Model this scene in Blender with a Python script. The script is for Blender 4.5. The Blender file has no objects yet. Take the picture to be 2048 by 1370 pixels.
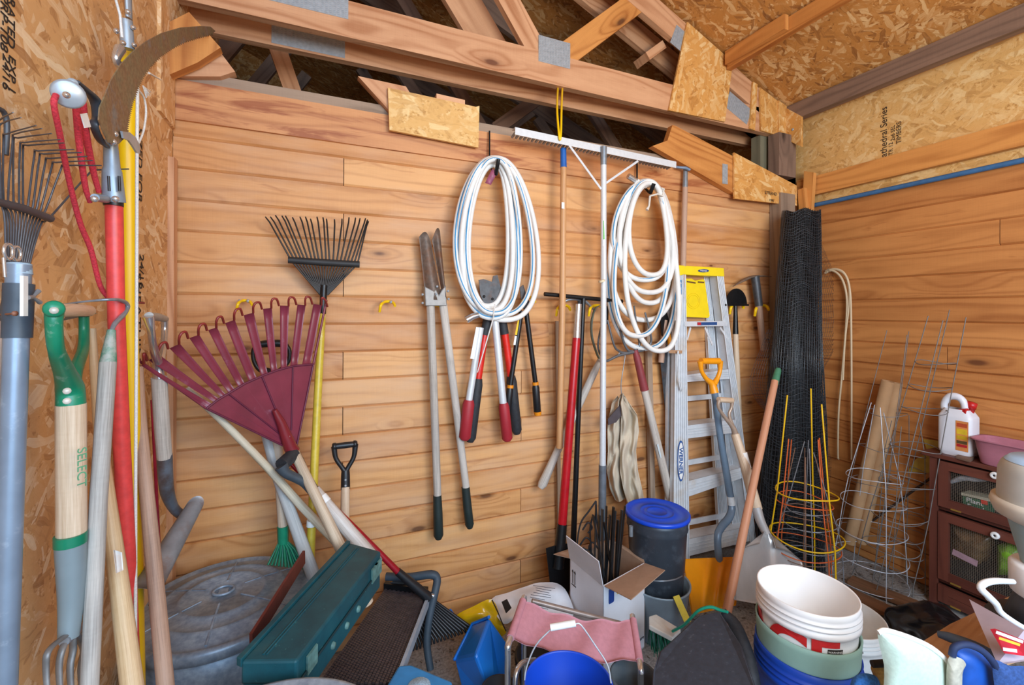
import bpy, math, random
from mathutils import Vector as V, Matrix, noise as mnoise
random.seed(7)
sc = bpy.context.scene
# ---------------------------------------------------------------- camera
F, CU, CV, H = 904.1, 1024.0, 625.2, 1.5
YAW, ROLL = math.radians(23.22), math.radians(.231)
_c, _s = math.cos(YAW), math.sin(YAW)
FW = V((_s, _c, 0)); _r = V((_c, -_s, 0)); _u = V((0, 0, 1))
RT = _r*math.cos(ROLL)+_u*math.sin(ROLL); UP = _u*math.cos(ROLL)-_r*math.sin(ROLL)
EYE = V((0, 0, H))
cd = bpy.data.cameras.new('camera'); cam = bpy.data.objects.new('camera', cd)
sc.collection.objects.link(cam); sc.camera = cam
cd.sensor_width = 36; cd.lens = 36*F/2048; cd.shift_y = -(685-CV)/2048; cd.clip_start = .02
mt = Matrix((RT, UP, -FW)).transposed().to_4x4(); mt.translation = EYE; cam.matrix_world = mt
# ---------------------------------------------------------------- light
w = bpy.data.worlds.new('daylight'); sc.world = w; w.use_nodes = True
w.node_tree.nodes['Background'].inputs[0].default_value = (.74, .87, 1, 1)
w.node_tree.nodes['Background'].inputs[1].default_value = 1.0
def area(name, loc, aim, sx, sy, e, col):
    l = bpy.data.lights.new(name, 'AREA'); l.shape = 'RECTANGLE'; l.size = sx; l.size_y = sy; l.energy = e; l.color = col
    o = bpy.data.objects.new(name, l); sc.collection.objects.link(o); o.location = loc
    o.rotation_euler = (V(aim)-V(loc)).to_track_quat('-Z', 'Y').to_euler(); return o
area('door_daylight', (.45, -1.5, 2.0), (1.0, 1.7, .35), 2.6, 1.8, 150, (.52, .74, 1))
area('warm_fill', (1.2, -.5, 1.95), (1.6, 2.0, 2.9), .9, .5, 30, (1, .76, .48))  # added fill warming the trusses and upper wall, no real fixture
sc.view_settings.view_transform = 'Standard'; sc.view_settings.look = 'None'
sc.view_settings.gamma = 1; sc.view_settings.exposure = .0
try: sc.view_settings.use_curve_mapping = False
except Exception: pass
sc.cycles.max_bounces = 6; sc.cycles.diffuse_bounces = 4
# ---------------------------------------------------------------- pixel -> place
def ray(u, v): return RT*(u-CU)-UP*(v-CV)+FW*F
def PY(u, v, y): d = ray(u, v); return EYE+d*(y/d.y)
def PX(u, v, x): d = ray(u, v); return EYE+d*(x/d.x)
def PZ(u, v, z): d = ray(u, v); return EYE+d*((z-H)/d.z)
def PD(u, v, f): return EYE+ray(u, v)*(f/F)
def rpx(p, w): return w/2*(p-EYE).dot(FW)/F      # pixel width -> radius in metres
WY, XL, XR = 2.124, -.519, 3.085
# ---------------------------------------------------------------- materials
def rgb(h):
    h = h.lstrip('#'); c = [int(h[i:i+2], 16)/255 for i in (0, 2, 4)]
    return tuple((x/12.92 if x <= .04045 else ((x+.055)/1.055)**2.4) for x in c)+(1,)
class NT:
    def __init__(s, name):
        s.m = bpy.data.materials.new(name); s.m.use_nodes = True; s.t = s.m.node_tree; s.b = s.t.nodes['Principled BSDF']
    def n(s, typ, **kw):
        o = s.t.nodes.new(typ)
        for k, x in kw.items():
            if k[0] == 'i' and k[1:].isdigit(): s.put(o.inputs[int(k[1:])], x)
            elif k.startswith('_'): s.put(o.inputs[k[1:].replace('_', ' ')], x)
            else: setattr(o, k, x)
        return o
    def put(s, i, x):
        if isinstance(x, bpy.types.NodeSocket): s.t.links.new(x, i)
        elif isinstance(x, bpy.types.Node): s.t.links.new(x.outputs[0], i)
        else: i.default_value = x
    def math(s, op, a, b=0, c=0, clamp=False): return s.n('ShaderNodeMath', operation=op, i0=a, i1=b, i2=c, use_clamp=clamp).outputs[0]
    def mix(s, f, a, b, typ='MIX'):
        o = s.t.nodes.new('ShaderNodeMix'); o.data_type = 'RGBA'; o.blend_type = typ
        s.put(o.inputs[0], f); s.put(o.inputs[6], a); s.put(o.inputs[7], b); return o.outputs[2]
    def ramp(s, f, st):
        o = s.t.nodes.new('ShaderNodeValToRGB'); s.put(o.inputs[0], f); e = o.color_ramp.elements
        while len(e) < len(st): e.new(.5)
        for k, (p, c) in enumerate(st):
            e[k].position = p; e[k].color = c if len(c) == 4 else tuple(c)+(1,)
        return o.outputs[0]
    def mp(s, vec, sc_, loc=(0, 0, 0), rot=0):
        return s.n('ShaderNodeMapping', i0=vec, i1=loc, i2=(0, 0, rot), i3=sc_).outputs[0]
    def noise(s, vec, scale=5, detail=3, rough=.55, dist=0):
        return s.n('ShaderNodeTexNoise', _Vector=vec, _Scale=scale, _Detail=detail, _Roughness=rough, _Distortion=dist)
    def bump(s, h, st=.3, d=.002):
        s.put(s.b.inputs['Normal'], s.n('ShaderNodeBump', i0=st, i1=d, _Height=h).outputs[0])
MC = {}
def mat(col, rough=.5, metal=0, var=.12, ns=25, bump=.15, dirt=None, dirt_s=6, dirt_t=.55, coat=0):
    key = (col, rough, metal, var, ns, bump, dirt, dirt_s, dirt_t, coat)
    if key in MC: return MC[key]
    t = NT('surface'); t.b.inputs['Roughness'].default_value = rough; t.b.inputs['Metallic'].default_value = metal if metal > .8 and rough < .3 else metal*.5
    if coat: t.b.inputs['Coat Weight'].default_value = coat
    co = t.n('ShaderNodeTexCoord').outputs['Object']
    nz = t.noise(co, ns, 4)
    c = rgb(col); lo = tuple(x*(1-var*1.6) for x in c[:3])+(1,); hi = tuple(min(1, x*(1+var)) for x in c[:3])+(1,)
    r = t.ramp(nz.outputs[0], [(.3, lo), (.7, hi)])
    if dirt:
        n2 = t.noise(co, dirt_s, 6, .65)
        r = t.mix(t.math('MULTIPLY', t.ramp(n2.outputs[0], [(dirt_t-.08, (0, 0, 0)), (dirt_t+.12, (1, 1, 1))]), .8), r, rgb(dirt))
        t.put(t.b.inputs['Roughness'], t.math('ADD', t.math('MULTIPLY', n2.outputs[0], .3), max(rough-.15, .05)))
    t.put(t.b.inputs['Base Color'], r)
    if bump: t.bump(nz.outputs[0], bump, .001)
    MC[key] = t.m; return t.m
def wood(name, light, dark, knot='#5a2f14', kn=4.0, kamt=1, shade=.25, rough=.6, stain=None, stain_t=.6, grain=1.0, grey=None, grey_t=.5, tint=None, streak=1.0):
    t = NT(name); t.b.inputs['Roughness'].default_value = rough
    uv = t.n('ShaderNodeTexCoord').outputs['UV']
    sx = t.n('ShaderNodeSeparateXYZ', i0=uv)
    bid = t.math('FLOOR', t.math('DIVIDE', sx.outputs[0], 37))
    rnd = t.n('ShaderNodeTexWhiteNoise', noise_dimensions='1D', _W=bid).outputs[0]
    big = t.noise(t.mp(uv, (.7, 5, 1)), 1, 2, .5)
    vor = t.n('ShaderNodeTexVoronoi', _Vector=t.mp(uv, (kn*.8, kn*2.2, 1)), _Scale=1.0, _Randomness=1.0)
    kd = vor.outputs['Distance']; kr = t.n('ShaderNodeSeparateColor', i0=vor.outputs['Color'])
    has = t.math('GREATER_THAN', kr.outputs[0], 1-.4*kamt)
    ksz = t.math('ADD', .6, t.math('MULTIPLY', kr.outputs[1], 1.3))
    kd = t.math('DIVIDE', kd, ksz)
    near = t.math('MULTIPLY', has, t.math('SUBTRACT', 1, t.math('MULTIPLY', kd, 3.2), clamp=True))
    ph = t.math('ADD', t.math('MULTIPLY', sx.outputs[1], 26), t.math('MULTIPLY', big.outputs[0], 11))
    ph = t.math('ADD', ph, t.math('MULTIPLY', near, 4))
    ring = t.math('ADD', t.math('MULTIPLY', t.math('SINE', t.math('MULTIPLY', ph, 3.6)), .5), .5)
    ring = t.math('POWER', ring, 3.0)
    patch = t.math('MULTIPLY', t.noise(t.mp(uv, (1.1, 3, 1), (5, 2, 0)), 1, 2).outputs[0], 1.5, clamp=True)
    fine = t.noise(t.mp(uv, (7, 240, 1)), 1, 3, .7)
    saw = t.noise(t.mp(uv, (260, 7, 1)), 1, 2, .6)
    soft = t.noise(t.mp(uv, (2.5, 14, 1)), 1, 4, .6)
    f = t.math('ADD', t.math('MULTIPLY', t.math('MULTIPLY', ring, patch), .30*grain), t.math('ADD', .15, t.math('MULTIPLY', t.math('SUBTRACT', fine.outputs[0], .5), .30*streak)), clamp=True)
    f = t.math('ADD', f, t.math('MULTIPLY', saw.outputs[0], .14), clamp=True)
    f = t.math('ADD', f, t.math('MULTIPLY', t.math('SUBTRACT', soft.outputs[0], .4), .55), clamp=True)
    f = t.math('ADD', f, t.math('MULTIPLY', near, .28), clamp=True)
    f = t.math('ADD', f, t.math('MULTIPLY', t.math('SUBTRACT', rnd, .5), shade), clamp=True)
    c = t.ramp(f, [(.12, rgb(light)), (.85, rgb(dark))])
    if tint: c = t.mix(t.math('MULTIPLY', rnd, .8), c, rgb(tint), 'MULTIPLY')
    if stain:
        sn = t.noise(t.mp(uv, (2.2, 16, 1)), 1, 4, .65, .6)
        c = t.mix(t.math('MULTIPLY', t.ramp(sn.outputs[0], [(stain_t, (0, 0, 0)), (stain_t+.1, (1, 1, 1))]), .7), c, rgb(stain))
    if grey:
        gn = t.noise(t.mp(uv, (1.6, 5, 1)), 1, 5, .6)
        c = t.mix(t.math('MULTIPLY', t.ramp(gn.outputs[0], [(grey_t-.1, (0, 0, 0)), (grey_t+.15, (1, 1, 1))]), .5), c, rgb(grey))
    kc = t.math('MULTIPLY', has, t.ramp(kd, [(.04, (1, 1, 1)), (.07, (.3, .3, .3)), (.12, (0, 0, 0))]))
    c = t.mix(t.math('MULTIPLY', kc, .85), c, rgb(knot))
    t.put(t.b.inputs['Base Color'], c); t.bump(f, .35, .0015)
    return t.m
def osb(name, base, light, dark, amount=1.0):
    t = NT(name); t.b.inputs['Roughness'].default_value = .7
    uv = t.n('ShaderNodeTexCoord').outputs['UV']
    wn = t.noise(uv, 9, 2); wv = t.n('ShaderNodeVectorMath', operation='MULTIPLY_ADD', i0=wn.outputs[1], i1=(.05, .05, 0), i2=uv).outputs[0]
    fine = t.noise(t.mp(uv, (60, 60, 1)), 1, 4, .7)
    c = t.ramp(fine.outputs[0], [(.3, rgb(dark)), (.5, rgb(base)), (.75, rgb(light))])
    hgt = fine.outputs[0]
    for k, (ang, a, b, th) in enumerate(((.25, 9, 30, .35), (1.35, 10, 38, .52), (-.5, 9, 34, .55), (.75, 12, 50, .62), (2.3, 14, 60, .7), (.05, 8, 46, .72))):
        m = t.mp(wv, (a, b, 1), (k*3.7, k*1.9, 0), ang)
        # rotation is applied after scale in Mapping(POINT); do rotate first
        r0 = t.mp(wv, (1, 1, 1), (k*3.7, k*1.9, 0), ang); m = t.mp(r0, (a, b, 1))
        v = t.n('ShaderNodeTexVoronoi', _Vector=m, _Scale=1.0, _Randomness=1.0)
        s = t.n('ShaderNodeSeparateColor', i0=v.outputs['Color'])
        g = t.noise(t.mp(r0, (6, 170, 1)), 1, 2, .6)
        tone = t.math('ADD', t.math('MULTIPLY', s.outputs[0], .75), t.math('MULTIPLY', g.outputs[0], .3))
        fc = t.ramp(tone, [(.08, rgb(dark)), (.33, rgb(base)), (.62, rgb(base)), (.95, rgb(light))])
        e = t.math('LESS_THAN', v.outputs['Distance'], .62)
        mk = t.math('MULTIPLY', t.math('GREATER_THAN', s.outputs[1], th), e)
        c = t.mix(t.math('MULTIPLY', mk, .85*amount), c, fc)
        hgt = t.math('ADD', hgt, t.math('MULTIPLY', mk, s.outputs[2]))
    t.put(t.b.inputs['Base Color'], c); t.bump(hgt, .35, .002)
    return t.m
# ---------------------------------------------------------------- mesh building
_bid = [0]
class MB:
    def __init__(s): s.v = []; s.f = []; s.uv = []; s.sm = []
    def add(s, vs, fs, uvs=None, smooth=False):
        o = len(s.v); s.v += [V(x) for x in vs]
        for k, f in enumerate(fs):
            s.f.append([i+o for i in f]); s.sm.append(smooth)
            s.uv.append(uvs[k] if uvs else None)
        return s
    def box(s, c, ax, ay, az):
        """half-extent vectors; uv runs along the longest axis"""
        _bid[0] += 1; ou = _bid[0]*37+5+random.random()*9; ov = random.random()*3
        c = V(c); A = [V(ax), V(ay), V(az)]; L = [a.length for a in A]; k = L.index(max(L))
        cs = [(i, j, l) for i in (-1, 1) for j in (-1, 1) for l in (-1, 1)]
        vs = [c+A[0]*i+A[1]*j+A[2]*l for i, j, l in cs]
        det = A[0].cross(A[1]).dot(A[2])
        fs = [(0, 1, 3, 2), (4, 6, 7, 5), (0, 4, 5, 1), (2, 3, 7, 6), (0, 2, 6, 4), (1, 5, 7, 3)]
        if det < 0: fs = [f[::-1] for f in fs]
        uvs = []
        for f in fs:
            const = [a for a in range(3) if len({cs[i][a] for i in f}) == 1][0]
            oth = [a for a in range(3) if a != const]
            a1 = k if k in oth else oth[0]; a2 = [a for a in oth if a != a1][0]
            uvs.append([(ou+cs[i][a1]*L[a1], ov+cs[i][a2]*L[a2]+const*.31) for i in f])
        return s.add(vs, fs, uvs)
    def bar(s, p0, p1, w, t, side=(0, 1, 0)):
        """board from p0 to p1, w wide (in the plane across 'side'), t thick along 'side'"""
        p0, p1 = V(p0), V(p1); d = p1-p0; L = d.length; d.normalize(); sd = V(side); sd = (sd-d*sd.dot(d)).normalized(); o = d.cross(sd)
        return s.box((p0+p1)/2, d*L/2, o*w/2, sd*t/2)
    def tube(s, pts, r, n=10, caps=True, closed=False, flat=None, up=None):
        pts = [V(p) for p in pts]; m = len(pts)
        rs = list(r) if isinstance(r, (list, tuple)) else [r]*m
        _bid[0] += 1; ou = _bid[0]*37+5+random.random()*9
        T = []
        for i in range(m):
            a = pts[(i-1) % m] if (i or closed) else pts[0]; b = pts[(i+1) % m] if (i < m-1 or closed) else pts[-1]
            d = (b-a); T.append(d.normalized() if d.length > 1e-9 else V((0, 0, 1)))
        ref = V(up) if up else (V((0, 0, 1)) if abs(T[0].z) < .9 else V((1, 0, 0)))
        N = (ref-T[0]*ref.dot(T[0])).normalized(); vs = []; Ls = [0]
        for i in range(m):
            if i: Ls.append(Ls[-1]+(pts[i]-pts[i-1]).length)
            rf = V(up) if up else N
            N = rf-T[i]*rf.dot(T[i])
            N = N.normalized() if N.length > 1e-6 else T[i].orthogonal().normalized()
            B = T[i].cross(N)
            fl = flat if flat else 1
            for k in range(n):
                a = 2*math.pi*k/n; vs.append(pts[i]+N*math.cos(a)*rs[i]*fl+B*math.sin(a)*rs[i])
        fs = []; uvs = []; segs = m if closed else m-1; rm = max(rs)
        for i in range(segs):
            j = (i+1) % m; Lj = Ls[j] if j else Ls[-1]+(pts[0]-pts[-1]).length
            for k in range(n):
                l = (k+1) % n
                fs.append((i*n+k, i*n+l, j*n+l, j*n+k))
                v0, v1 = k*6.28*rm/n, (k+1)*6.28*rm/n
                uvs.append([(ou+Ls[i], v0), (ou+Ls[i], v1), (ou+Lj, v1), (ou+Lj, v0)])
        s.add(vs, fs, uvs, True)
        if caps and not closed:
            for i, rev in ((0, True), (m-1, False)):
                ring = [vs[i*n+k] for k in range(n)]
                if rev: ring = ring[::-1]
                s.add(ring, [tuple(range(n))], [[(ou+k*.001, k*.002) for k in range(n)]])
        return s
    def lathe(s, prof, c=(0, 0, 0), ax=(0, 0, 1), n=32, sy=1, smooth=True, xa=None):
        """profile [(r, h)] about axis ax from c"""
        c = V(c); ax = V(ax).normalized(); X = V(xa) if xa else (V((1, 0, 0)) if abs(ax.x) < .8 else V((0, 1, 0))); X = (X-ax*X.dot(ax)).normalized(); Y = ax.cross(X)
        _bid[0] += 1; ou = _bid[0]*37+5; vs = []
        for r, h in prof:
            for k in range(n):
                a = 2*math.pi*k/n; vs.append(c+ax*h+(X*math.cos(a)+Y*math.sin(a)*sy)*r)
        fs = []; uvs = []
        for i in range(len(prof)-1):
            for k in range(n):
                l = (k+1) % n; fs.append((i*n+k, i*n+l, (i+1)*n+l, (i+1)*n+k))
                uvs.append([(ou+k*.05, prof[i][1]), (ou+k*.05+.05, prof[i][1]), (ou+k*.05+.05, prof[i+1][1]), (ou+k*.05, prof[i+1][1])])
        return s.add(vs, fs, uvs, smooth)
    def prism(s, pts, off):
        """closed polygon of 3D points extruded by vector off"""
        pts = [V(p) for p in pts]; off = V(off); n = len(pts); _bid[0] += 1; ou = _bid[0]*37+5
        nrm = V((0, 0, 0))
        for i in range(n): nrm += (pts[i]-pts[0]).cross(pts[(i+1) % n]-pts[0])
        if nrm.dot(off) > 0: pts = pts[::-1]
        nn = nrm.normalized(); e = (pts[1]-pts[0])
        ex = max(((pts[i]-pts[i-1]) for i in range(n)), key=lambda x: x.length).normalized(); ey = nn.cross(ex)
        P = lambda p: (ou+(p-pts[0]).dot(ex), (p-pts[0]).dot(ey))
        vs = pts+[p+off for p in pts]
        fs = [tuple(range(n)), tuple(range(2*n-1, n-1, -1))]; uvs = [[P(vs[i]) for i in f] for f in fs]
        for i in range(n):
            j = (i+1) % n; fs.append((i, i+n, j+n, j)); L = off.length; l = (pts[j]-pts[i]).length
            uvs.append([(ou, 0), (ou, L), (ou+l, L), (ou+l, 0)])
        return s.add(vs, fs, uvs)
    def grid(s, fn, nu, nv, t=0, smooth=True, uvf=None):
        vs = [V(fn(i/nu, j/nv)) for i in range(nu+1) for j in range(nv+1)]; W_ = nv+1
        fs = [(i*W_+j, (i+1)*W_+j, (i+1)*W_+j+1, i*W_+j+1) for i in range(nu) for j in range(nv)]
        uvf = uvf or (lambda a, b: (a, b))
        uvs = [[uvf(*divmod(k, W_)) if False else uvf((k//W_)/nu, (k % W_)/nv) for k in f] for f in fs]
        if not t: return s.add(vs, fs, uvs, smooth)
        nr = [V((0, 0, 0)) for _ in vs]
        for f in fs:
            q = (vs[f[2]]-vs[f[0]]).cross(vs[f[3]]-vs[f[1]])
            for k in f: nr[k] += q
        lo = [p-(q.normalized() if q.length > 0 else q)*t for p, q in zip(vs, nr)]
        o = len(vs); F2 = [tuple(k+o for k in f[::-1]) for f in fs]
        rim = [i*W_ for i in range(nu+1)]+[nu*W_+j for j in range(1, nv+1)]+[i*W_+nv for i in range(nu-1, -1, -1)]+[j for j in range(nv-1, 0, -1)]
        F3 = [(rim[k], rim[k]+o, rim[(k+1) % len(rim)]+o, rim[(k+1) % len(rim)]) for k in range(len(rim))]
        F3 = [f[::-1] for f in F3]
        return s.add(vs+lo, fs+F2+F3, uvs+[u[::-1] for u in uvs]+[[(0, 0)]*4]*len(F3), smooth)
    def build(s, name, m, parent=None, bevel=0, sub=0, auto=True):
        me = bpy.data.meshes.new(name); me.from_pydata([tuple(x) for x in s.v], [], s.f); me.update()
        ul = me.uv_layers.new(name='UV')
        for p, u in zip(me.polygons, s.uv):
            if u:
                for li, q in zip(p.loop_indices, u): ul.data[li].uv = q
        me.polygons.foreach_set('use_smooth', s.sm); me.validate()
        me.materials.append(m)
        o = bpy.data.objects.new(name, me); sc.collection.objects.link(o)
        if parent: o.parent = parent
        if bevel:
            b = o.modifiers.new('bevel', 'BEVEL'); b.width = bevel; b.segments = 2; b.limit_method = 'ANGLE'
        if sub:
            b = o.modifiers.new('sub', 'SUBSURF'); b.levels = b.render_levels = sub
        return o
def cr(pts, n=8, closed=False):
    pts = [V(p) for p in pts]; m = len(pts); out = []
    R = range(m) if closed else range(m-1)
    for i in R:
        p0 = pts[(i-1) % m] if (closed or i) else pts[0]*2-pts[1]; p1 = pts[i]; p2 = pts[(i+1) % m]
        p3 = pts[(i+2) % m] if (closed or i+2 < m) else p2*2-p1
        for k in range(n):
            t = k/n; out.append(.5*((2*p1)+(p2-p0)*t+(2*p0-5*p1+4*p2-p3)*t*t+(3*p1-p0-3*p2+p3)*t*t*t))
    if not closed: out.append(pts[-1])
    return out
def lp(a, b, t): return V(a)*(1-t)+V(b)*t
def tag(o, label, cat, group=None, kind=None):
    if label: o['label'] = label
    if cat: o['category'] = cat
    if group: o['group'] = group
    if kind: o['kind'] = kind
    return o
def thing(name, label, cat, group=None):
    o = bpy.data.objects.new(name, None); sc.collection.objects.link(o); o.empty_display_size = .05
    return tag(o, label, cat, group)
def part(name, mb, m, p, label=None, **k):
    o = mb.build(name, m, p, **k)
    if label: o['label'] = label
    return o
def solo(name, mb, m, label, cat, group=None, kind=None, **k): return tag(mb.build(name, m, None, **k), label, cat, group, kind)
def struct(name, mb, m, parent=None, **k):
    o = mb.build(name, m, parent, **k)
    if not parent: o['kind'] = 'structure'
    return o
def text(name, body, p, ex, ey, size, m, parent, label=None, squash=1, align='CENTER', font_shear=0, bold=0):
    """lettering as thin real geometry lying in the plane of ex (reading direction) and ey (up)"""
    cu = bpy.data.curves.new(name, 'FONT'); cu.body = body; cu.size = size; cu.align_x = align; cu.align_y = 'CENTER'; cu.extrude = .0004; cu.shear = font_shear; cu.offset = bold
    o = bpy.data.objects.new(name, cu); sc.collection.objects.link(o); cu.materials.append(m)
    ex = V(ex).normalized(); ey = V(ey); ey = (ey-ex*ey.dot(ex)).normalized(); ez = ex.cross(ey)
    mm = Matrix((ex*squash, ey, ez)).transposed().to_4x4(); mm.translation = V(p)
    bpy.context.view_layer.update(); me = bpy.data.meshes.new_from_object(o.evaluated_get(bpy.context.evaluated_depsgraph_get()))
    bpy.data.objects.remove(o); me.transform(mm); me.materials.clear(); me.materials.append(m)
    o = bpy.data.objects.new(name, me); sc.collection.objects.link(o); o.parent = parent
    if label: o['label'] = label
    return o
def finish():
    """put each thing's Empty at the base of its parts"""
    bpy.context.view_layer.update()
    for o in list(sc.objects):
        if o.type == 'EMPTY' and not o.parent:
            ch = [c for c in o.children_recursive]
            lo = V((1e9,)*3); hi = V((-1e9,)*3)
            for c in ch:
                if c.type == 'MESH':
                    for q in c.data.vertices:
                        for k in range(3): lo[k] = min(lo[k], q.co[k]); hi[k] = max(hi[k], q.co[k])
            if lo.x > 1e8: continue
            L = V(((lo.x+hi.x)/2, (lo.y+hi.y)/2, lo.z)); o.location = L; done = set()
            for c in ch:
                if c.type == 'MESH':
                    if c.data.name not in done: c.data.transform(Matrix.Translation(-L)); done.add(c.data.name)
# ---------------------------------------------------------------- palette
W_wall = wood('pine_planks', '#dfa76c', '#a66a34', '#522a12', 3.8, 1.2, .24, .58, stain='#a4622f', stain_t=.64, tint='#fbeee2', grey='#d2ac8c', grey_t=.54)
W_wallR = wood('pine_planks_shaded', '#cd8a4c', '#965524', '#5d2f14', 2.8, .9, .25, .6, stain='#8a441c', stain_t=.63)  # darker, browner copy of the planks; right wall's lighting put into the colour
W_beam = wood('fir_beam', '#ddaa80', '#a86c42', '#5f2f17', 2.2, .6, .2, .6, stain='#8f4a2a', stain_t=.66, grain=1.3)
W_beam2 = wood('fir_amber', '#d9964f', '#a05a20', '#4c250f', 2.2, .7, .25, .6, grain=1.4)
W_fascia = wood('red_fir', '#d2945f', '#9c5a30', '#4f2a18', 1.6, .8, .15, .55, stain='#8a3c1a', stain_t=.52, grain=1.2)
W_old = wood('grey_old_wood', '#a58d77', '#6e5a4a', '#3a2a20', 2, .5, .2, .75)
W_dark = wood('dark_and_shaded_timber', '#8c6f5c', '#4b3930', '#2d1d14', 2, .5, .2, .7)  # dark timbers, and painted shade on the attic trusses
O_wall = osb('strand_board', '#d8a56c', '#f6deb8', '#945c2c')
O_roof = osb('strand_board_roof', '#c0833f', '#ecc890', '#74401a')
O_pale = osb('strand_board_pale', '#dbab66', '#f0d39b', '#9f6c30', .8)
O_gus = osb('strand_board_gusset', '#d79a4e', '#efcf95', '#a3631f')
GALV = mat('#aeb6bc', .42, .7, .1, 60, .1)
INK = mat('#2c2018', .8, 0, .1, 30, 0)
def nailplate(name, c, ex, ey, hw, hh, nrm, parent, m=None, rows=6):
    b = MB(); c = V(c); ex = V(ex).normalized(); ey = V(ey).normalized(); nr = V(nrm).normalized()
    b.box(c, ex*hw, ey*hh, nr*.0012)
    nx = max(3, int(hw*2/.016)); ny = max(3, int(hh*2/.009))
    for i in range(nx):
        for j in range(ny):
            p = c+ex*((i+.5)/nx*2-1)*hw+ey*((j+.5+(i % 2)*.4)/ny*2-1)*hh*.96+nr*.0014
            b.box(p, ex*.0042, ey*.0012, nr*.0013)
    return part(name, b, m or GALV, parent)
# ---------------------------------------------------------------- the shed
b = MB(); b.box((2.2, 2.0, -.06), (4.2, 0, 0), (0, 4.2, 0), (0, 0, .06))
t = NT('concrete_floor'); t.b.inputs['Roughness'].default_value = .9
co = t.n('ShaderNodeTexCoord').outputs['Object']
n1 = t.noise(co, 3, 8, .7); n2 = t.noise(co, 90, 3)
c = t.ramp(n1.outputs[0], [(.3, rgb('#6d6661')), (.6, rgb('#9a938d')), (.75, rgb('#7d6a58'))])
c = t.mix(.35, c, t.ramp(n2.outputs[0], [(.35, rgb('#3f352c')), (.6, rgb('#b5aca2'))]))
t.put(t.b.inputs['Base Color'], c); t.bump(n2.outputs[0], .5, .003)
struct('floor', b, t.m)
# back partition: tongue and groove boards, each a board of its own length
ZR = [2.302-.1224*k for k in range(20)]
def planks(joints, p_at, L0, L1, out, t=.018, zt=None, zb=-.0, rows=None):
    b = MB()
    for k, zt_ in enumerate(rows[:-1]):
        z0, z1 = rows[k+1], zt_
        if z1 < 0: break
        z0 = max(z0, 0)
        cuts = [L0]+sorted(joints(k))+[L1]
        for a, c_ in zip(cuts, cuts[1:]):
            g = .0016; lip = .009
            _bid[0] += 1; ou = _bid[0]*37+5+random.random()*20; ov = random.random()*5
            dz = random.uniform(-.001, .001)
            prof = [(-.02, z0), (t-lip, z0), (t+dz, z0+lip), (t+dz, z1-.003), (t-lip*.6, z1), (-.02, z1)]
            n = len(prof); vs = [p_at(a+g, o, z) for o, z in prof]+[p_at(c_-g, o, z) for o, z in prof]
            fs = []; uvs = []
            for i in range(n):
                j = (i+1) % n; fs.append((i, j, j+n, i+n)); uvs.append([(ou+a, ov+prof[i][1]), (ou+a, ov+prof[j][1]), (ou+c_, ov+prof[j][1]), (ou+c_, ov+prof[i][1])])
            fs += [tuple(range(n-1, -1, -1)), tuple(range(n, 2*n))]; uvs += [None, None]
            if out < 0: fs = [f[::-1] for f in fs]; uvs = [u[::-1] if u else None for u in uvs]
            b.add(vs, fs, uvs)
    return b
JX = PY(687, 500, WY).x
rj = random.Random(3)
def jb(k):
    r = []
    if k in (1, 3, 5, 8, 10, 12): r.append(JX)
    if k in (2, 6, 9, 11, 14, 17): r.append(JX+.8128+.05)
    if k in (4, 7, 13, 15): r.append(JX+1.52)
    if k in (8, 10): r.append(JX+1.2)
    return r
bw = planks(jb, lambda a, o, z: V((a, WY+.018-o, z)), XL, XR, 1, rows=ZR)
bw.box(((XL+XR)/2, WY+.06, 1.2), ((XR-XL)/2, 0, 0), (0, .012, 0), (0, 0, 1.2))
struct('wall_back', bw, W_wall)
# red fascia board and old plate over the boards
b = MB(); b.bar((XL+.005, WY-.003, 2.318), (2.9, WY-.003, 2.318), .155, .02)
struct('trim_1', b, W_fascia)
b = MB(); b.bar((XL+.03, WY+.045, 2.42), (2.0, WY+.045, 2.42), .045, .085)
b.bar((XL+.03, WY+.1, 2.35), (2.75, WY+.1, 2.35), .09, .06)
struct('trim_2', b, W_old)
# right wall: boards, then strand board above
rr = [2.227-.1284*k for k in range(20)]
def jr(k): return {2: [1.1], 5: [.7], 7: [1.3], 9: [.9]}.get(k, [])
bw = planks(jr, lambda a, o, z: V((XR+.018-o, a, z)), -1.6, WY, -1, rows=rr)
struct('wall_right', bw, W_wallR)
def quad_uv(b, p, ex, ey, L, Wd, uo=0):
    p, ex, ey = V(p), V(ex), V(ey)
    b.add([p, p+ex*L, p+ex*L+ey*Wd, p+ey*Wd], [(0, 1, 2, 3)], [[(uo, 0), (uo+L, 0), (uo+L, Wd), (uo, Wd)]])
b = MB(); b.box((XR+.03, .3, 2.6), (0, 2.0, 0), (0, 0, .45), (.012, 0, 0))
struct('wall_right_upper', b, O_pale)
zA = PX(1629, 353, XR-.02).z
b = MB(); b.box((XR-.012, .27, zA-.062), (0, 1.84, 0), (0, 0, .062), (.016, 0, 0)); struct('trim_3', b, W_beam2)
RS = -.422
def roofz(x): return 2.932+RS*(x-2.99)+.012
b = MB(); b.bar((2.99+.03, -1.6, 2.885), (2.99+.03, 2.14, 2.885), .11, .06, (1, 0, 0)); struct('trim_4', b, W_dark)
b = MB(); b.bar((3.05, -1.6, 2.868), (3.05, 2.14, 2.868), .05, .068, (1, 0, 0)); struct('trim_5', b, W_beam2)
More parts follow.
